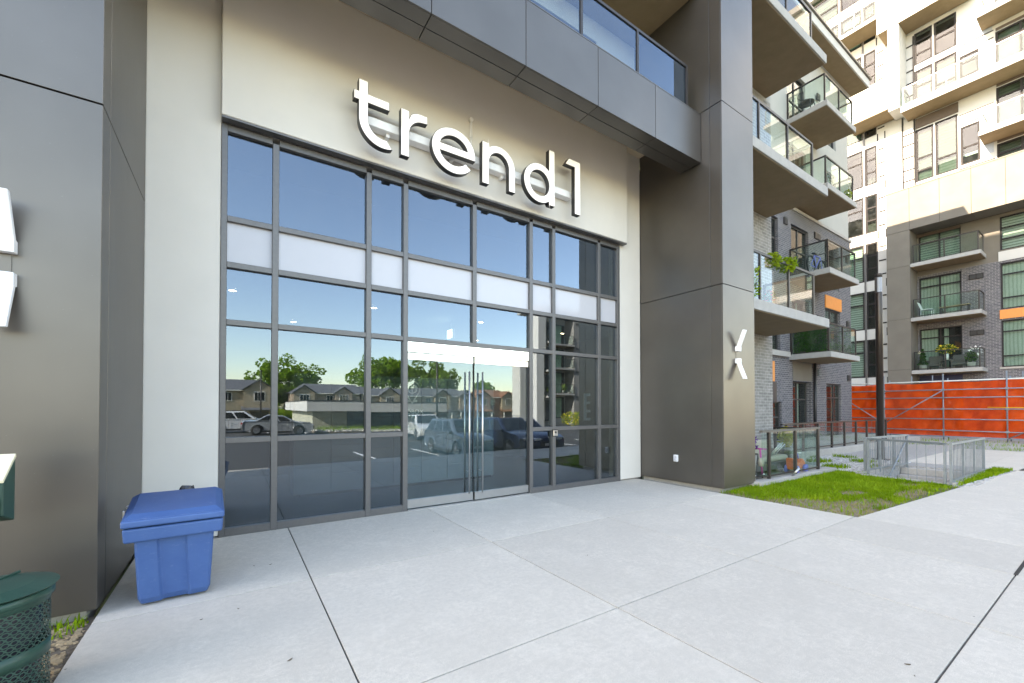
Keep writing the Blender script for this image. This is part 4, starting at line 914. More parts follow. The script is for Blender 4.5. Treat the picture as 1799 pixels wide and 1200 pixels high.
# lamp column
t = thing('lamp_column', 'tall dark brown cylindrical lamp column standing by the stairwell', 'street lamp', (17.5, -2.05, 0))
MB().lathe([(0, -.05), (.095, -.05), (.095, 5.42), (.09, 5.45), (0, 5.45)], (17.5, -2.05, 0), 28).build('shaft', plain('lamp_brown', (0.03, 0.022, 0.018), 0.3, 0.3), t)
MB().lathe([(.085, 5.451), (.085, 5.93)], (17.5, -2.05, 0), 28).build('diffuser', plain('lamp_diffuser', (0.22, 0.24, 0.27), 0.3), t)
MB().lathe([(0, 5.931), (.095, 5.931), (.095, 6.03), (.09, 6.05), (0, 6.05)], (17.5, -2.05, 0), 28).build('cap', RAILM, t)
for k in range(2): MB().box(17.5-.096, 17.5-.08, -2.05+.06-.04*k, -2.05+.08-.02*k, 5.42, 5.95).build('strut', RAILM, t)
MB().lathe([(0, 0), (.24, 0), (.24, .03), (0, .03)], (17.5, -2.05, 0), 24).build('base_plate', RAILM, t)
before_far = set(o.name for o in COL.objects)
# ---------------------------------------------------------------- far wing (faces the camera, square to the entrance)
FW = thing('far_wing', 'sunlit white clad apartment wing with taupe portal frame and blinds in its windows', 'building', (32, -2, 0))
XP = ('x', 31.3); XF = ('x', 30.0)
F0 = 0.60; FH = 2.85
# glazed stair tower bays on the left
ty = [8.0, 6.6, 5.0, 3.40, 2.26, 1.62, 1.30]
holes = []
for k in range(10):
    zb = 3.45 + FH*(k-1) if k else 0.6
    for a, b in ((5.06, 6.6), (3.45, 4.95), (2.31, 3.35), (1.66, 2.22)):
        holes.append((a, b, zb, zb+2.25 if k else 2.9))
wall('cladding_wall', STUCCO_W, FW, XP, 1.28, 8.0, 0.05, 28.0, holes, 0.2)
fills = [BLIND, CURTX, None, CURTX, BLIND, BLIND, None, CURTX, BLIND, BLIND]
def sunny(z, f): return f if z < 11 or f is None else BLINDS_  # sunlit upper storeys swap to the darkened blind copy
for i, (a, b, z0, z1) in enumerate(holes):
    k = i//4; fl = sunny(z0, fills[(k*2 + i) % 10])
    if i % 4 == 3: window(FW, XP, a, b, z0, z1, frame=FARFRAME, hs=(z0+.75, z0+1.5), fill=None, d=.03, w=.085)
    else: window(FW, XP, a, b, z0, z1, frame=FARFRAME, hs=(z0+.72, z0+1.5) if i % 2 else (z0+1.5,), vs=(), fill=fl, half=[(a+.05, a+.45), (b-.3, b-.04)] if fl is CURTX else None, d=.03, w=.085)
# slim dark fins between the bays
for y in (1.46,):
    for k in range(9):
        for j in range(3): pbx('fin', FARFRAME, FW, XP, y-.16, y+.16, 3.7+FH*(k-1)+.8*j, 3.78+FH*(k-1)+.8*j, -0.012, -0.002)
for y in (3.40, 2.26): pbx('mullion', FRAME, FW, XP, y-.035, y+.035, 0.1, 27.9, -0.05, -0.002)
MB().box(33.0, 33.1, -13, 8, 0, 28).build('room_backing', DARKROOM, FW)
for k in range(9): MB().box(31.55, 32.98, -12.9, 7.9, 3.3+FH*(k-1)+.0, 3.42+FH*(k-1)).build('floor_slab', LOBBYC, FW)
# portal: column and beam in taupe panels
MB().box(30.03, 31.28, 0.03, 0.92, 0.02, 13.4).build('portal_core', GAP, FW); MB().box(30.03, 31.28, -12.9, 0.03, 11.24, 13.4).build('portal_core', GAP, FW)
zs = [0.05, 3.72, 6.44, 9.28, 11.19]; g = .006
for z0, z1 in zip(zs[:-1], zs[1:]):
    m = MB(); m.box(30.0, 30.028, 0, .95, z0+g, z1-g); m.box(30.029, 31.28, 0.0, .028, z0+g, z1-g); m.box(30.029, 31.28, .922, .95, z0+g, z1-g); m.build('portal_panel', PANEL2, FW, .002)
yb = [0.95, 0.0, -1.15, -2.26, -3.36, -4.5, -5.6, -6.7, -7.8, -8.9, -10, -11.1, -12.2, -13]
for a, b in zip(yb[:-1], yb[1:]):
    bx('portal_panel', PANEL2, FW, 30.0, 30.028, b+g, a-g, 11.20, 13.42, .002); bx('portal_soffit', PANEL2, FW, 30.03, 31.28, b+g, a-g, 11.20, 11.23)
bx('portal_cap', PANEL2, FW, 29.98, 31.3, -13, .97, 13.422, 13.47)
# recessed wall inside the portal
BH = []; rows = [(0.4, 2.7), (3.66, 5.95), (6.5, 8.75), (9.4, 11.15)]
for j, (z0, z1) in enumerate(rows):
    BH.append((-1.68, -0.06, z0, z1))
    for y in (-3.0, -6.6, -9.4): BH.append((y-1.7, y, z0, z1 - (.1 if j == 3 else .0)))
wall('brick_wall', BRICK, FW, XP, -13, -0.002, 0.05, 8.88, [h for h in BH if h[2] < 9], .2)
wall('panel_wall', PANEL2, FW, XP, -13, -0.002, 8.882, 11.195, [h for h in BH if h[2] > 9], .2)
pbx('string_course', STUCCO_W, FW, XP, -13, -2.95, 8.86, 9.33, -0.03, -0.002)
for j, (z0, z1) in enumerate(rows):
    for i, (a, b, c, e) in enumerate(h for h in BH if h[2] == z0):
        if i == 0:
            fl = BLIND if j == 3 else CURTX
            window(FW, XP, a, b, c, e, frame=FARFRAME, vs=((a+b)/2,), hs=(e-.5,), fill=fl, half=None if j != 1 else [(-.75, -.1), (-1.15, -.98)], d=.1, w=.06)
        else: window(FW, XP, a, b, c, e, frame=FARFRAME, vs=(), hs=(c+.55, e-.55), fill=BLIND if j == 3 else CURTX, half=None if j != 2 else [(b-.75, b-.03)], d=.06, w=.06, sill=CONC2 if j == 1 else None)
for y in (-3.0, -6.6): pbx('orange_panel', ORANGE, FW, XP, y-1.72, y+.03, 6.02, 6.46, -0.05, -0.002)
for z in (8.2, 5.35): 
    v = pbx('wall_vent', FARFRAME, FW, XP, -2.45, -1.95, z, z+.25, -0.05, -0.002); pbx('grille', BLACK, v, XP, -2.42, -2.22, z+.03, z+.22, -.056, -.051); pbx('grille', BLACK, v, XP, -2.18, -1.98, z+.03, z+.22, -.056, -.051)
pbx('navy_panel', plain('navy_panel', (0.02, 0.03, 0.08), .6), FW, XP, -1.68, -.06, 2.75, 3.4, -.03, -.002)
for z in (3.45, 6.25, 9.15): balcony(FW, XP, -2.55, -0.01, z, 1.28, 3, side='low', rail_h=.98)
# upper storeys
UH = []
for (z0, z1) in ((14.1, 17.0), (18.1, 20.3), (20.6, 22.4)):
    UH += [(-0.72, 0.0, z0, z1), (-1.63, -0.78, z0, z1)]
UH += [(-2.40, -1.72, 18.2, 19.9), (-2.40, -1.72, 14.2, 16.2)]
RH = []
for z0 in (13.6, 15.3, 18.1, 21.0, 23.9): RH += [(y-1.6, y, z0+.1, z0+ (1.1 if z0 == 13.6 else 2.2)) for y in (-2.95, -5.6, -8.4)]
wall('cladding_wall', STUCCO_W, FW, XP, -13, 1.278, 13.48, 28, UH + RH, .2)
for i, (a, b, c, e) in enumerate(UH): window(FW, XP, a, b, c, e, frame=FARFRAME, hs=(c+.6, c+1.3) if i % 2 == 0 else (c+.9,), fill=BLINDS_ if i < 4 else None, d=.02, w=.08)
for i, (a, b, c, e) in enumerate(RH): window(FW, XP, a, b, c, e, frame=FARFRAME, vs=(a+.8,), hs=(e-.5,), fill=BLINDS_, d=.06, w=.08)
m = MB()
for z0 in (14.1, 18.1): 
    for y in (0.52, 0.03): pbox(m, XP, y-.03, y+.03, z0-.5, z0+4.2 if z0 > 15 else z0+3.5, -.04, -.002)
m.build('dark_mullion', FARFRAME, FW)
for z in [14.3, 14.9, 15.6, 16.3, 16.9, 18.4, 19.0, 19.7, 20.4, 21.1, 21.8]: pbx('cladding_joint', FARFRAME, FW, XP, .06, .49, z, z+.07, -.02, -.002)
for z in [14.0, 16.3, 16.8, 18.05, 20.05, 20.4]:
    pbx('cladding_joint', FARFRAME, FW, XP, -2.9, -1.66, z, z+.05, -.012, -.002)
SPB = plain('blue_grey_spandrel', (.36, .39, .44), .5, spec=.1)
for (z0, z1) in ((14.3, 15.4), (16.25, 16.78), (18.4, 19.6), (20.4, 21.6)):
    for (a, b) in ((-2.86, -2.48),): pbx('spandrel_panel', SPB, FW, XP, a, b, z0+.06, z1-.06, -.02, -.002)
for (z0, z1) in ((17.05, 17.6), (11.0, 11.15)): pbx('louvre_panel', plain('brown_louvre_%d' % z0, (.11, .085, .07), .8, spec=.1), FW, XP, -1.66, -.02, z0, z1, -.03, -.002)
for zb_ in (14.0, 16.9, 19.7): pbx('louvre_panel', bpy.data.materials['brown_louvre_17'], FW, XP, -12.9, -2.97, zb_-.18+.9 if zb_ == 14.0 else zb_+.62, zb_+.12+.9 if zb_ == 14.0 else zb_+.75, -.03, -.002)
for y in (1.29, 1.62, 2.26, 3.40, 5.0): 
    for k in range(9): pbx('band_joint', FARFRAME, FW, XP, y-.025, y+.025, 3.0+FH*(k-1), 3.45+FH*(k-1), -.014, -.002)
balcony(FW, XP, -13, 0.3, 17.65, 1.28, 9, side='high', rail_h=1.0, slab_t=.34, railmat=FRAME)
balcony(FW, XP, -13, -2.52, 14.85, 1.28, 7, side='high', rail_h=1.0, slab_t=.22, railmat=FRAME)
balcony(FW, XP, -13, -2.50, 20.65, 1.28, 7, side='high', rail_h=1.0, slab_t=.25, railmat=FRAME)
bx('white_pier', STUCCO_W, FW, 30.0, 31.28, 0.33, 0.8, 18.0, 22.6, .01)
MB().box(29.95, 31.28, -2.3, 1.25, 22.61, 25.0).build('top_box', STUCCO_W, FW); bx('top_soffit', SOFFIT, FW, 29.98, 31.27, -2.28, 1.2, 22.59, 22.608)
eb = MB().box(29.9, 31.28, 0.82, 2.7, 18.15, 19.9).build('bay_box', STUCCO_W, FW, .01); bx('bay_soffit', SOFFIT, FW, 29.92, 31.27, .84, 2.68, 18.12, 18.148)
balcony(FW, XP, 0.82, 5.2, 23.6, 1.28, 4, side='both', rail_h=1.0, railmat=FRAME)
balcony(FW, XP, 3.2, 5.2, 20.7, 1.28, 3, side='both', rail_h=1.0, railmat=FRAME)
MB().box(31.0, 45, -13.2, 8.2, 28.002, 28.4).build('roof', SLABC, FW); MB().box(31.5, 45, 8.0, 8.2, 0, 28).build('end_wall', STUCCO_W, FW); MB().box(31.5, 45, -13.2, -13, 0, 28).build('end_wall', STUCCO_W, FW)
# balcony things on the far wing
plant('potted_cypress', 'clipped green cypress in a pot at the portal side of the lowest far wing balcony', (30.5, -0.35, 3.66), .2, .85, 420, LEAFD, POT, .06, .17, .28, 'cone')
plant('potted_shrub', 'rounded green shrub in a pot at the brick end of the lowest far wing balcony', (30.5, -2.1, 3.66), .24, .6, 320, LEAFD, POT, .06, .17, .28)
plant('flower_vase', 'yellow flowers in a white vase on the lowest far wing balcony', (30.5, -1.25, 4.14), .42, .5, 420, LEAFD, WHITE, .06, .08, .3, petal=YELP)
for (y, nm) in ((-0.75, 'black balcony armchair next to the clipped cypress'), (-1.65, 'black balcony armchair next to the rounded shrub')):
    t = thing('balcony_armchair', nm, 'chair', (30.8, y, 3.66)); bx('seat', CUSH, t, 30.5, 31.05, y-.26, y+.26, 3.85, 3.98, .03); bx('backrest', CUSH, t, 30.98, 31.08, y-.26, y+.26, 3.99, 4.4, .03)
    for s in (-.28, .24): bx('armrest', CUSH, t, 30.5, 31.05, y+s, y+s+.04, 3.99, 4.17, .01)
    for dx in (30.52, 31.0):
        for s in (-.24, .2): bx('leg', CUSH, t, dx, dx+.04, y+s, y+s+.04, 3.652, 3.85)
t = thing('balcony_table', 'low dark table under the flower vase on the far wing balcony', 'table', (30.5, -1.25, 3.66)); bx('top', CUSH, t, 30.28, 30.72, -1.5, -1.0, 4.09, 4.13, .01)
for dx in (30.3, 30.67):
    for s in (-1.48, -1.05): bx('leg', CUSH, t, dx, dx+.035, s, s+.035, 3.652, 4.09)
t = thing('garden_chair', 'white metal garden chair on the middle far wing balcony', 'chair', (30.6, -0.5, 6.46)); bx('seat', WHITE, t, 30.4, 30.85, -.75, -.3, 6.86, 6.89); 
m = MB(); m.hexa([(30.42, -.34, 6.9), (30.83, -.34, 6.9), (30.83, -.31, 6.9), (30.42, -.31, 6.9)], [(30.42, -.2, 7.3), (30.83, -.2, 7.3), (30.83, -.17, 7.3), (30.42, -.17, 7.3)]); m.build('backrest', WHITE, t)
for (dx, dy) in ((30.42, -.73), (30.83, -.73), (30.83, -.32), (30.42, -.32)): MB().tube((dx, dy, 6.452), (dx, dy, 6.86), .014, 6).build('leg', WHITE, t)
t = thing('wooden_bench', 'slatted wooden bench on the middle far wing balcony', 'bench', (30.6, -1.6, 6.46))
for k in range(4): bx('slat', WOOD, t, 30.35+.12*k, 30.45+.12*k, -2.1, -1.0, 6.84, 6.87)
for y in (-2.05, -1.1): bx('leg', BLACK, t, 30.38, 30.8, y, y+.04, 6.452, 6.84)
def wall_ornament(y, z, label, n, spread):
    t = thing('wall_ornament', label, 'ornament', (31.25, y, z)); q = random.Random(n)
    m = MB()
    for k in range(n):
        a = R(90 + (k-(n-1)/2)*spread); p = Vector((31.26, y + .1*math.cos(a), z + .1*math.sin(a))); e = Vector((31.24, y + .3*math.cos(a), z + .3*math.sin(a))); w = Vector((0, -math.sin(a), math.cos(a)))*.05
        mid = (p+e)/2; m.poly([p, mid+w, e, mid-w])
    m.build('leaves', CREAM if n < 6 else WHITE, t)
wall_ornament(-2.15, 4.55, 'white metal flower ornament on the far brick wall', 9, 38); wall_ornament(-0.02, 4.5, 'pale metal flower ornament beside the portal column', 4, 26)
resize_new(before_far, 1.27, (0, 1.82, -0.459))
before_sc = set(o.name for o in COL.objects)
# ---------------------------------------------------------------- scaffold with orange netting
SC = thing('scaffold', 'galvanised tube scaffold standing in front of the far wing', 'scaffold', (27.8, -2, 0))
sy = [4.6, 2.55, 0.55, -1.60, -3.55, -5.6, -7.7]
for y in sy: MB().tube((27.8, y, -0.02), (27.8, y, 3.28), .026, 8).build('standard', GALV, SC)
for y in sy: MB().tube((28.7, y, -0.02), (28.7, y, 3.1), .026, 8).build('standard', GALV, SC)
for z in (.34, .62, 1.15, 1.62, 2.15, 2.52): MB().tube((27.75, -7.9, z), (27.75, 4.8, z), .024, 8).build('ledger', GALV, SC)
for (a, b) in (((27.72, -1.6, 2.5), (27.72, .5, .9)), ((27.72, -3.6, .35), (27.72, -5.6, 1.7)), ((27.72, 0.6, .9), (27.72, 2.5, 2.4))): MB().tube(a, b, .022, 8).build('brace', GALV, SC)
for y in sy:
    for z in (.62, 1.62, 2.52): bx('coupler', GALV, SC, 27.74, 27.86, y-.05, y+.05, z-.05, z+.05, .01)
for y in (sy[1]+.4, sy[3]+.45, sy[4]-.4, -.4): MB().tube((28.3, y, 2.7), (28.3, y, 3.25), .02, 6).build('toe_post', GALV, SC)
for k in range(7): bx('base_plate', GALV, SC, 27.72, 27.88, sy[k]-.08, sy[k]+.08, -.014, -.004)
nt_ = thing('debris_netting', 'bright orange debris netting hung along the scaffold', 'netting', (27.9, -2, .3))
for a, b in zip(sy[:-1], sy[1:]):
    vs = []; fs = []; NU, NV = 34, 20; q = random.Random(int(a*10)+50)
    ph = q.uniform(0, 6)
    for i in range(NU+1):
        for j in range(NV+1):
            u, v = i/NU, j/NV; y = a + (b-a)*u; z = .36 + (2.92-.36)*v - (.06+.05*math.sin(ph))*math.sin(math.pi*u)*v
            x = 27.9 + .09*math.sin(3*u*math.pi+ph)*math.sin(math.pi*v) + .035*math.sin(17*u+9*v+ph) + .025*math.sin(23*v-6*u+2*ph) + .02*math.sin(31*u-14*v)
            vs.append((x, y, z))
    for i in range(NU):
        for j in range(NV): k = i*(NV+1)+j; fs.append((k, k+1, k+NV+2, k+NV+1))
    MB().idx(vs, fs, True).build('net_sheet', MESHO, nt_, fix=False)
MB().tube((27.85, -7.9, 2.93), (27.85, 4.8, 2.93), .03, 8).build('top_rope', plain('pale_strap', (.6, .6, .56), .7), nt_)
MB().path([(27.7, -3.0, 1.70), (27.7, -4.2, 1.68), (27.7, -5.6, 1.71)], .014, 6).build('yellow_strap', plain('yellow_strap', (.7, .45, .03), .6), nt_)
resize_new(before_sc, 1.13, (0, 0.876, -0.221))
# ---------------------------------------------------------------- grit bin
t = thing('grit_bin', 'blue plastic grit bin with sloping lid in the corner by the left column', 'bin', (-0.425, -1.72, 0), R(2.5))
hw0, hw1 = .25, .275; f0, f1 = -.30, -.335; b0, b1 = .22, .28
def ring(z, hw, f, b): return [(-hw, f, z), (hw, f, z), (hw, b, z), (-hw, b, z)]
body = MB(); zs = [(.03, hw0-.03, f0+.03, b0-.03), (.075, hw0, f0, b0), (.58, hw1, f1, b1)]
# front with two raised side ribs and a recessed middle
def lerp(a, b, f): return a + (b-a)*f
def sect(z):
    k = (z-.075)/(.505); hw = lerp(hw0, hw1, k); f = lerp(f0, f1, k); b = lerp(b0, b1, k); r = .028
    s = lerp(.085, .055, k)*1.0
    return [(-hw, f+.02, z), (-hw+.02, f, z), (-hw+.145, f, z), (-hw+.165, f+r, z), (hw-.165-.05*k, f+r, z), (hw-.145-.05*k, f, z), (hw-.02, f, z), (hw, f+.02, z), (hw, -.06, z), (hw-.022, -.04, z), (hw-.022, .09, z), (hw, .11, z), (hw, b, z), (-hw, b, z), (-hw, .11, z), (-hw+.022, .09, z), (-hw+.022, -.04, z), (-hw, -.06, z)]
levels = [sect(.075), sect(.33), sect(.585)]
base = [(p[0]*.93, p[1]*.93+.005, .022) for p in levels[0]]
allr = [base] + levels; n = len(base)
vs = [p for r_ in allr for p in r_]; fs = []
for i in range(len(allr)-1):
    for j in range(n): fs.append((i*n+j, i*n+(j+1) % n, (i+1)*n+(j+1) % n, (i+1)*n+j))
body.idx(vs, fs); body.poly(base[::-1]); body.build('body', BLUE, t, .008, 2, local=True)
rim = MB(); rim.hexa([(-.335, -.375, .575), (.335, -.375, .575), (.335, .31, .575), (-.335, .31, .575)], [(-.345, -.385, .695), (.345, -.385, .695), (.345, .32, .695), (-.345, .32, .695)]); rim.build('rim', BLUE, t, .018, 3, local=True)
lid = MB()
A = [(-.352, -.40, .705), (.352, -.40, .705), (.352, .33, .705), (-.352, .33, .705)]
Bq = [(-.352, -.40, .765), (.352, -.40, .765), (.352, .33, .855), (-.352, .33, .855)]
lid.hexa(A, Bq); lid.hexa([(-.34, -.385, .766), (.34, -.385, .766), (.34, .32, .856), (-.34, .32, .856)], [(-.29, -.31, .805), (.29, -.31, .805), (.29, .29, .885), (-.29, .29, .885)])
lid.build('lid', BLUE, t, .016, 3, local=True)
for x in (-.2, .2): MB().box(x-.05, x+.05, .30, .36, .66, .74).build('hinge', BLACK, t, .008, local=True)
for y in (-.1, .12): MB().box(-.375, -.353, y, y+.06, .72, .80).build('latch', STEELB, t, .004, local=True)
t = thing('black_sack', 'crumpled black plastic sack tucked behind the blue grit bin', 'sack', (-0.40, -1.12, 0))
q = random.Random(3); mb = MB(); rows_ = 7; nn = 14; vs = []
for i in range(rows_):
    z = .865*i/(rows_-1); rr = [.19, .23, .22, .2, .18, .15, .09][i]
    for j in range(nn): a = 6.283*j/nn; r_ = rr*(1+q.uniform(-.16, .16)); vs.append((-.4+r_*.6*math.cos(a), -1.12+r_*.7*math.sin(a), z + q.uniform(-.02, .02) + (.004 if i == 0 else 0)))
mb.idx(vs, [(i*nn+j, i*nn+(j+1) % nn, (i+1)*nn+(j+1) % nn, (i+1)*nn+j) for i in range(rows_-1) for j in range(nn)]); mb.poly([vs[(rows_-1)*nn+j] for j in range(nn)]); mb.build('sack', BAGM, t)
# ---------------------------------------------------------------- perforated litter bin
LC = (-1.165, -3.12, -0.03)
t = thing('litter_bin', 'dark green perforated metal litter bin with hinged lid by the left column', 'litter bin', LC)
def perforated(z0, z1, rows_, cols_, r, hole):
    vs = []; fs = []; dz = (z1-z0)/rows_; da = 2*math.pi/cols_
    def pt(a, z): return (LC[0] + r*math.cos(a), LC[1] + r*math.sin(a), LC[2] + z)
    for i in range(rows_):
        off = .5*da if i % 2 else 0
        for j in range(cols_):
            ac = j*da + off; zc = z0 + (i+.5)*dz; b = len(vs)
            for k in range(8):
                th = R(45*k+22.5); sx, sz = math.cos(th), math.sin(th); m_ = max(abs(sx), abs(sz)); vs.append(pt(ac + sx/m_*da/2, zc + sz/m_*dz/2))
            for k in range(8):
                th = R(45*k+22.5); vs.append(pt(ac + math.cos(th)*da/2*hole, zc + math.sin(th)*dz/2*hole*.92))
            for k in range(8): fs.append((b+k, b+(k+1) % 8, b+8+(k+1) % 8, b+8+k))
    return vs, fs
for (z0, z1) in ((.05, .29), (.37, .60)):
    v_, f_ = perforated(z0, z1, 8, 46, .262, .70); MB().idx(v_, f_, True).build('perforated_shell', GREENM, t)
bd = MB()
for (z0, z1) in ((0.0, .05), (.29, .37), (.60, .665)): bd.lathe([(.262, z0), (.2635, z0), (.2635, z1), (.262, z1)], LC, 46)
bd.build('band', GREENM, t)
MB().lathe([(.268, .63), (.28, .63), (.28, .675), (.268, .675), (.268, .63)], LC, 40).build('rim', GREENM, t)
MB().lathe([(0, .02), (.225, .02), (.23, .58), (.222, .6)], LC, 30).build('liner', BAGM, t)
MB().lathe([(.292, .685), (.298, .692), (.20, .715), (.0, .73)], LC, 40, smooth=False).build('lid', GREENM, t)
for a in (70, 100): MB().bar((LC[0]-.23*math.cos(R(a)), LC[1]-.23*math.sin(R(a)), LC[2]+.722), (LC[0]+.23*math.cos(R(a)), LC[1]+.23*math.sin(R(a)), LC[2]+.722), .012, .014).build('lid_rib', GREENM, t)
# ---------------------------------------------------------------- dog waste station
t = thing('bag_dispenser', 'green post mounted dog bag dispenser with cream notice beside the litter bin', 'dispenser', (-1.36, -2.78, -.03))
MB().box(-1.40, -1.34, -2.72, -2.66, -.03, 1.6).build('post', GREENM, t, .004)
m = MB(); m.prism([(-2.90, 1.04), (-2.73, .98), (-2.73, 1.38), (-2.90, 1.235)], 'x', -1.50, -1.16); m.build('box', GREENM, t, .006)
m = MB(); m.hexa([(-1.51, -2.91, 1.24), (-1.155, -2.91, 1.24), (-1.155, -2.735, 1.385), (-1.51, -2.735, 1.385)], [(-1.51, -2.915, 1.262), (-1.155, -2.915, 1.262), (-1.155, -2.74, 1.407), (-1.51, -2.74, 1.407)]); m.build('notice', CREAM, t, .003)
m = MB()
for k in range(5):
    f = .15 + .16*k; m.bar((-1.48, -2.916+.175*f, 1.263+.145*f), (-1.22-.03*(k % 2), -2.916+.175*f, 1.263+.145*f), .012, .004)
m.build('notice_lines', BLACK, t)
mb = MB(); vs = []
for i in range(6):
    for j in range(10): a = 6.283*j/10; r_ = [.02, .055, .07, .06, .045, .01][i]*(1+q.uniform(-.2, .2)); vs.append((-1.24+r_*math.cos(a), -2.91-.02+r_*.5*math.sin(a), 1.19-.045*i))
mb.idx(vs, [(i*10+j, i*10+(j+1) % 10, (i+1)*10+(j+1) % 10, (i+1)*10+j) for i in range(5) for j in range(10)]); mb.build('loose_bag', BAGM, t)
# ---------------------------------------------------------------- cars
def car(name, label, paint, loc, rz, L_=4.5, W2=.92, H=1.62, sedan=False):
    t = thing(name, label, 'car', loc, rz)
    hl = L_/2; wr = .34; ax = L_*.30; zb = .24
    def arch(cx):
        return [(cx + (wr+.07)*math.cos(R(a)), .33 + (wr+.07)*math.sin(R(a))) for a in (190, 160, 130, 100, 70, 40, 10, -10)]
    belt = .92 if not sedan else .88
    prof = [(-hl+.08, zb+.08)] + [(-ax-wr-.1, zb)] + arch(-ax) + [(-ax+wr+.1, zb-.02), (ax-wr-.1, zb-.02)] + arch(ax) + [(ax+wr+.1, zb), (hl-.08, zb+.06), (hl, .5), (hl-.05, .74), (hl-.25, .86), (ax-.28, belt+.08), (-hl+.12, belt+.08), (-hl+.02, .75), (-hl, .48)]
    # lofted body: full width in the middle, pinched at sill and shoulder
    b = MB(); n = len(prof)
    sects = [(-W2+.06, .03), (-W2, 0.0), (-W2*.5, 0.0), (0, 0.0), (W2*.5, 0.0), (W2, 0.0), (W2-.06, .03)]
    vs = []; fs = []
    for (y, ins) in sects:
        k = abs(y)/W2
        for (x, z) in prof:
            cx = x*(1 - .045*k**3 - ins*.5); cz = z + (.05*(1-k*k) if z > .8 else 0)
            vs.append((cx, y if z < .8 else y*.985, cz))
    for i in range(len(sects)-1):
        for j in range(n): fs.append((i*n+j, i*n+(j+1) % n, (i+1)*n+(j+1) % n, (i+1)*n+j))
    b.idx(vs, fs, True); m = len(sects)
    b.poly([vs[j] for j in range(n)]); b.poly([vs[(m-1)*n+j] for j in range(n)][::-1])
    body = b.build('body', paint, t, .03, 2, local=True)
    # greenhouse
    if sedan: xs = (-1.55, -.75, .35, 1.25)
    else: xs = (-hl+.15, -hl+.45, .25, 1.05)
    wb, wt = W2-.06, W2-.26; z0 = belt+.06; r0 = H-.03
    g = MB(); bot = [(xs[0], -wb, z0), (xs[3], -wb, z0), (xs[3], wb, z0), (xs[0], wb, z0)]; top = [(xs[1], -wt, r0-.03), (xs[2], -wt, r0), (xs[2], wt, r0), (xs[1], wt, r0-.03)]
    g.hexa(bot, top); g.build('cabin', paint, t, .07, 3, local=True)
    bl = lambda a, b_, f: tuple(a[i] + (b_[i]-a[i])*f for i in range(3))
    def pane(p00, p10, p11, p01, nrm, name_='window'):
        q_ = [Vector(p)+Vector(nrm)*.008 for p in (p00, p10, p11, p01)]; MB().idx(q_ + [p - Vector(nrm)*.006 for p in q_], [(0,1,2,3),(7,6,5,4),(0,4,5,1),(1,5,6,2),(2,6,7,3),(3,7,4,0)]).build(name_, CARGLASS, t, local=True)
    for s in (0, 1):
        bb = (bot[0], bot[1]) if s == 0 else (bot[3], bot[2]); tt = (top[0], top[1]) if s == 0 else (top[3], top[2]); nr = (0, -1 if s == 0 else 1, .25)
        for (f0_, f1_) in ((.05, .30), (.33, .60), (.63, .93)):
            lo = .12; hi = .86
            P = lambda f, h: bl(bl(bb[0], bb[1], f), bl(tt[0], tt[1], f), h)
            pane(P(f0_, lo), P(f1_, lo), P(f1_ - .01, hi), P(f0_ + .01, hi), nr)
    F = lambda f, h: bl(bl(bot[1], bot[2], f), bl(top[1], top[2], f), h)
    pane(F(.07, .1), F(.93, .1), F(.92, .9), F(.08, .9), (.8, 0, .55), 'windscreen')
    F2 = lambda f, h: bl(bl(bot[0], bot[3], f), bl(top[0], top[3], f), h)
    pane(F2(.1, .2), F2(.9, .2), F2(.88, .88), F2(.12, .88), (-.9, 0, .3), 'rear_window')
    for (sx, sy_) in ((-1, -1), (-1, 1), (1, -1), (1, 1)):
        w = MB(); w.lathe([(.2, -.11), (.32, -.11), (wr, -.08), (wr, .08), (.32, .11), (.2, .11)], (sx*ax, sy_*(W2-.12), wr), 24, 'y'); wh = w.build('wheel', TYRE, t, local=True)
        r_ = MB(); r_.lathe([(0, -.09), (.2, -.10), (.225, -.11), (.225, .11), (.2, .10), (0, .09)], (0, 0, 0), 20, 'y')
        for k in range(5): a = k*1.2566; r_.bar((0, sy_*.10, 0), (.21*math.cos(a), sy_*.112, .21*math.sin(a)), .05, .03)
        ro_ = r_.build('rim', RIM, None); ro_.parent = wh; ro_.location = (sx*ax, sy_*(W2-.12), wr)
        MB().box(sx*ax-.36, sx*ax+.36, sy_*(W2-.34)-.13, sy_*(W2-.34)+.1, .3, .7).build('wheel_housing', BLACK, t, local=True)
    for s in (-1, 1):
        MB().box(hl-.30, hl-.045, s*(W2-.36)-.17, s*(W2-.36)+.17, .66, .78).build('headlight', LENS, t, .03, 2, local=True)
        MB().box(-hl+.03, -hl+.2, s*(W2-.3)-.16, s*(W2-.3)+.16, .72, .86).build('tail_light', TAILL, t, .02, local=True)
        MB().box(.82, .98, s*(W2+.08)-.09, s*(W2+.08)+.09, .97, 1.11).build('mirror', paint, t, .03, 2, local=True)
    for s in (-1, 1):
        for x in (-.72, .12, .95): MB().box(x-.006, x+.006, s*W2-.012, s*W2+.004, .36, .93).build('door_seam', BLACK, t, local=True)
        for x in (-.6, .25): MB().box(x-.08, x+.08, s*W2-.01, s*W2+.03, .80, .83).build('door_handle', paint, t, .008, local=True)
        MB().box(-ax+.46, ax-.46, s*W2-.03, s*W2+.012, .21, .33).build('sill_trim', BLACK, t, .01, local=True)
    MB().box(hl-.06, hl+.006, -.5, .5, .42, .62).build('grille', BLACK, t, .02, local=True)
    MB().box(hl-.1, hl+.012, -.26, .26, .44, .54).build('number_plate', WHITE, t, local=True)
    if not sedan:
        for s in (-1, 1): MB().bar((xs[1]+.1, s*(wt-.04), H+.03), (xs[2]-.1, s*(wt-.04), H+.03), .03, .03).build('roof_rail', BLACK, t, local=True)
    return t
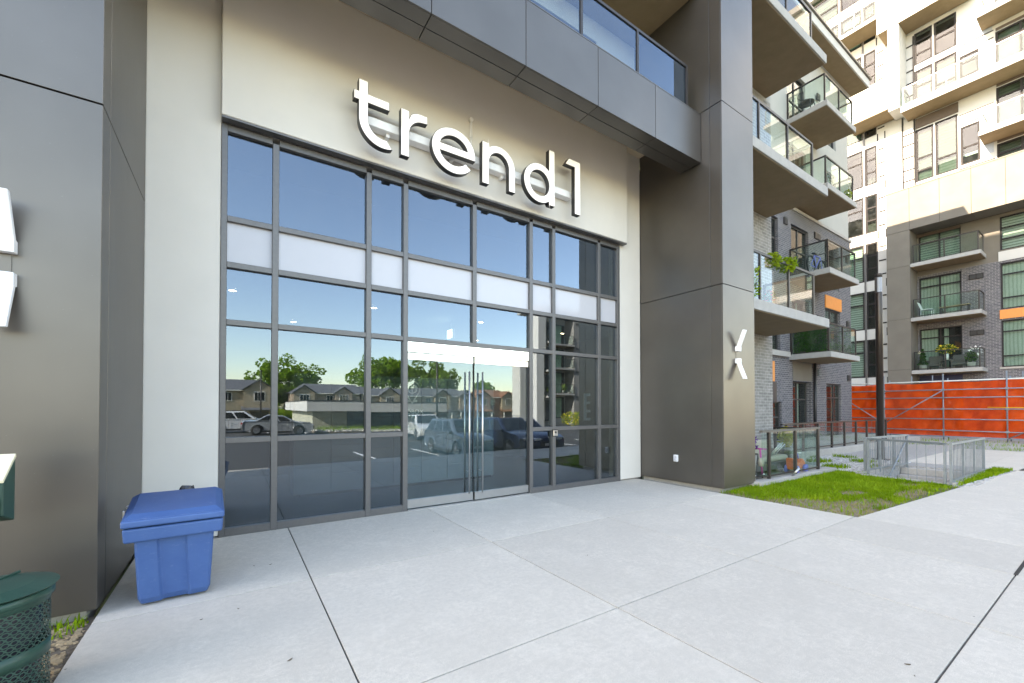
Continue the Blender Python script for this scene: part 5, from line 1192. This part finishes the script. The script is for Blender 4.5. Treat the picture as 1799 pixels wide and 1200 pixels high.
car('parked_car', 'grey blue estate car parked nose to the plaza kerb', car_paint('paint_greyblue', (0.10, 0.13, 0.17)), (8.35, -9.75, LOTZ), R(90), 4.45, .92, 1.60)
car('parked_car', 'dark blue estate car parked nose to the plaza kerb', car_paint('paint_navy', (0.015, 0.035, 0.10)), (11.3, -9.5, LOTZ), R(90), 4.5, .94, 1.62)
car('parked_car', 'white estate car standing in the sun across the car park', car_paint('paint_white', (0.75, 0.76, 0.77)), (10.7, -19.9, LOTZ), R(96), 4.5, .94, 1.62)
car('parked_car', 'silver grey saloon car parked in front of the low white edged building', car_paint('paint_silver', (0.30, 0.32, 0.34)), (2.7, -27.2, LOTZ), R(4), 4.7, .90, 1.45, True)
car('parked_car', 'white estate car parked behind the silver saloon', car_paint('paint_white2', (0.72, 0.73, 0.74)), (0.4, -30.6, LOTZ), R(3), 4.5, .92, 1.62)
car('parked_car', 'red brown saloon car parked at the far edge of the car park', car_paint('paint_red', (0.20, 0.05, 0.04)), (-3.6, -33.5, LOTZ), R(5), 4.6, .90, 1.45, True)
# ---------------------------------------------------------------- low ramp building with deep white fascia
t = thing('ramp_building', 'low olive walled building under a deep white fascia across the car park', 'building', (11, -36, LOTZ))
bx('roof', STUCCO_W, t, 5.0, 17.0, -46, -30, 1.28, 2.12, .02); bx('roof_edge', DARKFRAME, t, 4.97, 17.03, -46.03, -29.97, 2.121, 2.2)
WALLO = plain('olive_wall', (0.40, 0.39, 0.30), .85, bs=.2)
bx('wall', WALLO, t, 5.6, 8.3, -45, -31.2, LOTZ, 1.275); bx('wall', DARKFRAME, t, 8.3, 16.6, -45, -32.4, LOTZ, 1.275)
for k in range(4):
    x = 8.6 + 2.0*k; p_ = bx('shutter', plain('shutter_%d' % k, (.10, .11, .12), .5), t, x, x+1.85, -32.39, -32.34, LOTZ+.02, 1.15)
    for j in range(3): bx('shutter_rib', BLACK, p_, x, x+1.85, -32.339, -32.325, LOTZ+.35+.4*j, LOTZ+.38+.4*j)
bed = struct(bx('planted_bank', MULCH, None, 5.3, 17, -29.6, -26.6, LOTZ-.1, LOTZ+.14))
o = stones('bank_stones', 1000, (5.4, 16.9, -29.5, -26.7), LOTZ+.14, .06, .2, STONE); o['label'] = 'pale boulders on the planted bank by the low building'
def in_bank(): return rnd.uniform(5.4, 16.9), rnd.uniform(-29.5, -26.7)
blades('bank_grass', 3000, in_bank, lambda x, y: LOTZ+.14, .15, .5, GRASS, 'long grass on the planted bank by the low building')
t = thing('lamp_post', 'slim dark lamp post at the edge of the car park', 'street lamp', (13.6, -24.5, LOTZ)); MB().tube((13.6, -24.5, LOTZ), (13.6, -24.5, 6.5), .09, 10, .06).build('shaft', RAILM, t); bx('lamp_head', RAILM, t, 13.5, 13.7, -24.5, -23.7, 6.42, 6.56); bx('base', CONC2, t, 13.35, 13.85, -24.75, -24.25, LOTZ, LOTZ+.4)
t = thing('lamp_post', 'slim dark lamp post in front of the stone gabled house', 'street lamp', (2.3, -45, LOTZ)); MB().tube((2.3, -45, -.62), (2.3, -45, 5.2), .09, 10, .06).build('shaft', RAILM, t); bx('lamp_head', RAILM, t, 2.2, 2.4, -45, -44.2, 5.15, 5.3)
# ---------------------------------------------------------------- terrace of houses
def house(label, x0, x1, y, wallm, roofm, gables, zb=-1.5, ze=3.95, zr=5.75, dep=9.0, garage=True, hip=(True, True)):
    t = thing('town_house', label, 'house', ((x0+x1)/2, y, zb)); yf = y; yb_ = y - dep
    ob = bx('wall', wallm, t, x0, x1, yb_, yf, zb, ze); ov = .4; ym = y - dep/2
    h0 = 2.6 if hip[0] else 0; h1 = 2.6 if hip[1] else 0
    r_ = MB(); a, b, c, d = (x0-ov, yf+ov, ze), (x1+ov, yf+ov, ze), (x1+ov, yb_-ov, ze), (x0-ov, yb_-ov, ze); p, q_ = (x0-ov+h0, ym, zr), (x1+ov-h1, ym, zr)
    r_.poly([a, b, q_, p]); r_.poly([c, d, p, q_]); r_.poly([b, c, q_]); r_.poly([d, a, p]); r_.poly([d, c, b, a]); roof = r_.build('roof', roofm, t)
    bx('gutter', TRIM, t, x0-ov, x1+ov, yf+ov, yf+ov+.12, ze-.16, ze-.01)
    for (gx, gw, m_) in gables:
        bx('bay', m_, t, gx-gw/2, gx+gw/2, yf+.01, yf+.7, zb+2.6, ze)
        gp_ = MB(); zpk = ze + gw*.36; gp_.prism([(gx-gw/2, ze), (gx+gw/2, ze), (gx, zpk)], 'y', yf+.02, yf+.68); gp_.build('gable', m_, t)
        rr = MB(); w2 = gw/2+.3
        for s in (-1, 1):
            pk = (gx, zpk+.12); ed = (gx+s*w2, ze-.10)
            rr.hexa([(ed[0], yf-2.2, ed[1]), (ed[0], yf+1.0, ed[1]), (pk[0], yf+1.0, pk[1]), (pk[0], yf-2.2, pk[1])], [(ed[0], yf-2.2, ed[1]+.12), (ed[0], yf+1.0, ed[1]+.12), (pk[0], yf+1.0, pk[1]+.12), (pk[0], yf-2.2, pk[1]+.12)])
        rr.build('gable_roof', roofm, roof)
        w = bx('window', TRIM, t, gx-.75, gx+.75, yf+.69, yf+.75, ze-1.75, ze-.25)
        for k in range(3): bx('pane', CARGLASS, w, gx-.66+.46*k, gx-.26+.46*k, yf+.751, yf+.76, ze-1.65, ze-.35)
        pr_ = MB(); pr_.hexa([(gx-gw/2-.3, yf, zb+2.7), (gx+gw/2+.3, yf, zb+2.7), (gx+gw/2+.3, yf+1.6, zb+2.3), (gx-gw/2-.3, yf+1.6, zb+2.3)], [(gx-gw/2-.3, yf, zb+2.95), (gx+gw/2+.3, yf, zb+2.95), (gx+gw/2+.3, yf+1.6, zb+2.42), (gx-gw/2-.3, yf+1.6, zb+2.42)]); pr_.build('porch_roof', roofm, t)
        bx('garage_door', GARAGE, t, gx-1.2, gx+1.2, yf+.01, yf+.06, zb+.02, zb+2.1) if garage else bx('front_door', WHITE, t, gx-.5, gx+.5, yf+.01, yf+.06, zb+.3, zb+2.3)
        for s in (-1, 1): bx('porch_post', TRIM, t, gx+s*(gw/2)-.1, gx+s*(gw/2)+.1, yf+1.3, yf+1.5, zb, zb+2.3)
    xs_ = []; k = x0 + 1.2
    while k < x1 - 1.2:
        if all(abs(k-g_[0]) > g_[1]/2 + .8 for g_ in gables): xs_.append(k)
        k += 2.3
    for gx in xs_:
        for (za, zc) in ((ze-1.75, ze-.35), (zb+.9, zb+2.2)):
            w = bx('window', TRIM, t, gx-.55, gx+.55, yf+.01, yf+.07, za, zc)
            for j in range(2): bx('pane', CARGLASS, w, gx-.47+.5*j, gx-.05+.5*j, yf+.071, yf+.08, za+.1, zc-.1)
    return t
house('pale stone gabled house standing left of the bushy tree', -9, 5.6, -70, STONEH, ROOFG, [(-6.2, 3.6, STONEH), (3.2, 4.2, STONEH)])
house('tan brick house with grey hipped roof behind the low white edged building', 8.6, 19.5, -72, BRICKH, ROOFG, [(10.3, 3.2, STONEH), (16.6, 2.8, BRICKH)], hip=(True, False))
house('tan brick house in the middle of the grey roofed terrace', 19.7, 31.0, -72, BRICKH, ROOFG, [(24.6, 3.6, STONEH)], hip=(False, False), zr=5.45)
house('brick house with a bay gable at the end of the grey roofed terrace', 31.2, 42.5, -72, BRICKH, ROOFG, [(35.2, 3.4, STONEH), (40.6, 3.2, BRICKH)], hip=(False, True))
house('red brick house with brown shingle roof next to the balcony tower', 43.2, 58, -70, BRICKR, ROOFB, [(48.5, 3.4, BRICKR), (55, 3.2, STONEH)])
house('brown roofed house beyond the balcony tower', 59, 76, -70, BRICKR, ROOFB, [(63.5, 3.4, BRICKH), (71, 3.4, BRICKR)])
house('grey roofed stone house at the far end of the street', -28, -11, -72, STONEH, ROOFG, [(-24, 3.6, STONEH), (-15, 3.6, BRICKH)])
# ---------------------------------------------------------------- trees
def tree(name, label, loc, crowns, trunk_h, r, n, leaf, m=LEAF, seed=1, group=None):
    q = random.Random(seed); t = thing(name, label, 'tree', loc, group=group)
    tk = MB(); tk.tube((0, 0, 0), (0, 0, trunk_h), r, 9, r*.65)
    for (cx, cy, cz, cr, ch) in crowns: tk.tube((0, 0, trunk_h*.85), (cx*.8, cy*.8, cz-ch*.2), r*.5, 6, r*.15)
    tk.build('trunk', BARK, t, local=True)
    mb = MB(); tot = sum(c[3]**2 for c in crowns)
    for (cx, cy, cz, cr, ch) in crowns:
        lob = [(q.gauss(0, .5), q.gauss(0, .5), q.gauss(0, .45), q.uniform(.28, .5)) for _ in range(26)]
        for k in range(int(n*cr*cr/tot)):
            l_ = q.choice(lob); d = Vector((q.gauss(0, 1), q.gauss(0, 1), q.gauss(0, 1))).normalized()*l_[3]*q.uniform(.75, 1.05)
            p = Vector((cx + cr*(l_[0]+d.x), cy + cr*(l_[1]+d.y), cz + ch*(l_[2]+d.z)))
            d1 = Vector((q.gauss(0, 1), q.gauss(0, 1), q.gauss(0, .7))).normalized(); d2 = d1.cross(Vector((q.gauss(0, 1), q.gauss(0, 1), q.gauss(0, 1)))).normalized(); s = leaf*q.uniform(.6, 1.4)
            mb.poly([p-d1*s, p+d2*s*.6, p+d1*s, p-d2*s*.6])
    mb.build('crown', m, t, local=True, fix=False); return t
tree('broadleaf_tree', 'bushy green tree between the stone house and the terrace', (8.2, -80, -1.5), [(-3.2, 0, 8.3, 2.6, 2.6), (.2, .5, 9.2, 2.8, 2.6), (3.6, 0, 8.2, 2.2, 1.9), (-1, .3, 5.5, 2.6, 2.4), (1.6, 0, 6.2, 2.2, 2)], 4.5, .32, 9000, .26, seed=3)
tree('broadleaf_tree', 'broad rounded tree rising behind the grey roofs', (29.5, -88, -1.5), [(-4.6, 0, 9.4, 3.0, 3.0), (-1, .5, 10.8, 3.6, 3.2), (3.2, 0, 10.6, 3.4, 3.2)], 6.5, .4, 9000, .32, seed=5)
tree('broadleaf_tree', 'round topped tree rising behind the terrace near the lamp post', (39.5, -86, -1.5), [(-2, 0, 9.8, 3.2, 3.0), (1.6, .3, 10.6, 3.0, 2.9), (4.0, 0, 9.0, 2.0, 2.2)], 6.5, .36, 7000, .32, seed=6)
tree('broadleaf_tree', 'small tree showing above the brown shingle roof', (57.5, -84, -1.5), [(0, 0, 7.8, 2.2, 2.0)], 5.5, .25, 2500, .28, seed=9)
tree('garden_shrub', 'yellow green garden shrub in front of the stone house', (5.9, -62, -1.4), [(0, 0, 1.5, 1.3, 1.3), (1.4, 0, 1.2, 1.0, 1.1)], .8, .1, 1800, .16, LEAFY, seed=11)
def bare_tree(loc, h, seed, label):
    q = random.Random(seed); t = thing('bare_tree', label, 'tree', loc); m = MB()
    def br(p, d, l_, r_, n):
        e = p + d*l_; m.tube(p, e, r_, 5, r_*.6, False)
        if n:
            for k in range(3): br(p + d*l_*q.uniform(.55, 1), (d + Vector((q.gauss(0, .45), q.gauss(0, .45), q.uniform(0, .3)))).normalized(), l_*.62, r_*.55, n-1)
    br(Vector((0, 0, 0)), Vector((0, 0, 1)), h*.42, .13, 4); m.build('branches', BARK, t, local=True, fix=False); return t
bare_tree((2.6, -80, -1.5), 9.5, 2, 'leafless young tree behind the stone gabled house'); bare_tree((12.0, -86, -1.5), 9.5, 4, 'leafless young tree behind the grey roofed terrace')
# ---------------------------------------------------------------- balcony tower across the car park
t = thing('balcony_tower', 'beige apartment tower with stacked glass balconies across the car park', 'building', (32, -33, LOTZ))
bx('pier', STUCCO_W, t, 26.4, 27.4, -28.39, -27.0, LOTZ, 12.0, .01); bx('pier', BRICKL, t, 31.4, 40, -28.39, -26.9, LOTZ, 12.0, .01)
MB().prism([(27.5, -28.4), (42, -28.4), (42, -44), (39.5, -44)], 'z', LOTZ, 12.0).build('wall', STUCCO_W, t); bx('roof', SLABC, t, 26.3, 40.2, -31, -26.7, 12.01, 12.35)
GL = plain('green_curtain', (.35, .55, .40), .8)
for k in range(3):
    z = 3.1 + 2.76*k
    s = bx('balcony', SLABC, t, 27.72, 31.38, -28.39, -26.7, z-.2, z, .01); bx('soffit', SOFFIT, s, 27.75, 31.35, -28.38, -26.75, z-.212, z-.201)
    bx('top_rail', RAILM, s, 27.74, 31.36, -26.82, -26.77, z+.98, z+1.02)
    for x in (27.8, 29.5, 31.3): bx('post', RAILM, s, x-.025, x+.025, -26.82, -26.77, z+.001, z+.979)
    for x in (27.83, 29.53): bx('glass_panel', BGLASS, s, x, x+1.64, -26.80, -26.79, z+.08, z+.97)
for k in range(4):
    z = 3.1 + 2.76*(k-1)
    w = bx('window', DARKFRAME, t, 28.4, 31.2, -28.39, -28.33, z+.05, z+2.4); bx('pane', CARGLASS, w, 28.5, 29.75, -28.325, -28.32, z+.15, z+2.3); bx('pane', CARGLASS, w, 29.85, 31.1, -28.325, -28.32, z+.15, z+2.3); bx('curtain', GL, w, 29.9, 30.8, -28.319, -28.315, z+.15, z+2.3)
    v = bx('wall_vent', DARKFRAME, t, 31.7, 32.1, -26.899, -26.86, z+2.3, z+2.5)
for i, (x, k) in enumerate(((28.2, 0), (30.2, 0), (28.6, 1))): plant('balcony_plant', ['yellow flowering plant on the lowest tower balcony by the beige pier', 'yellow flowering plant on the lowest tower balcony by the brick pier', 'leafy plant on the second tower balcony'][i], (x, -27.2, 3.1+2.76*k), .35, .7, 200, LEAFY, POT, .07, .18, .35)
plant('tower_shrubs', 'dense shrub bed at the foot of the balcony tower', (29.4, -25.8, LOTZ), 1.3, 1.6, 900, LEAFY, None, .1, petal=YELP)
bpy.data.objects['balcony_tower'].location.y -= 1.0
for o in bpy.data.objects:
    if o.name.startswith('balcony_plant'): o.location.y -= 1.0
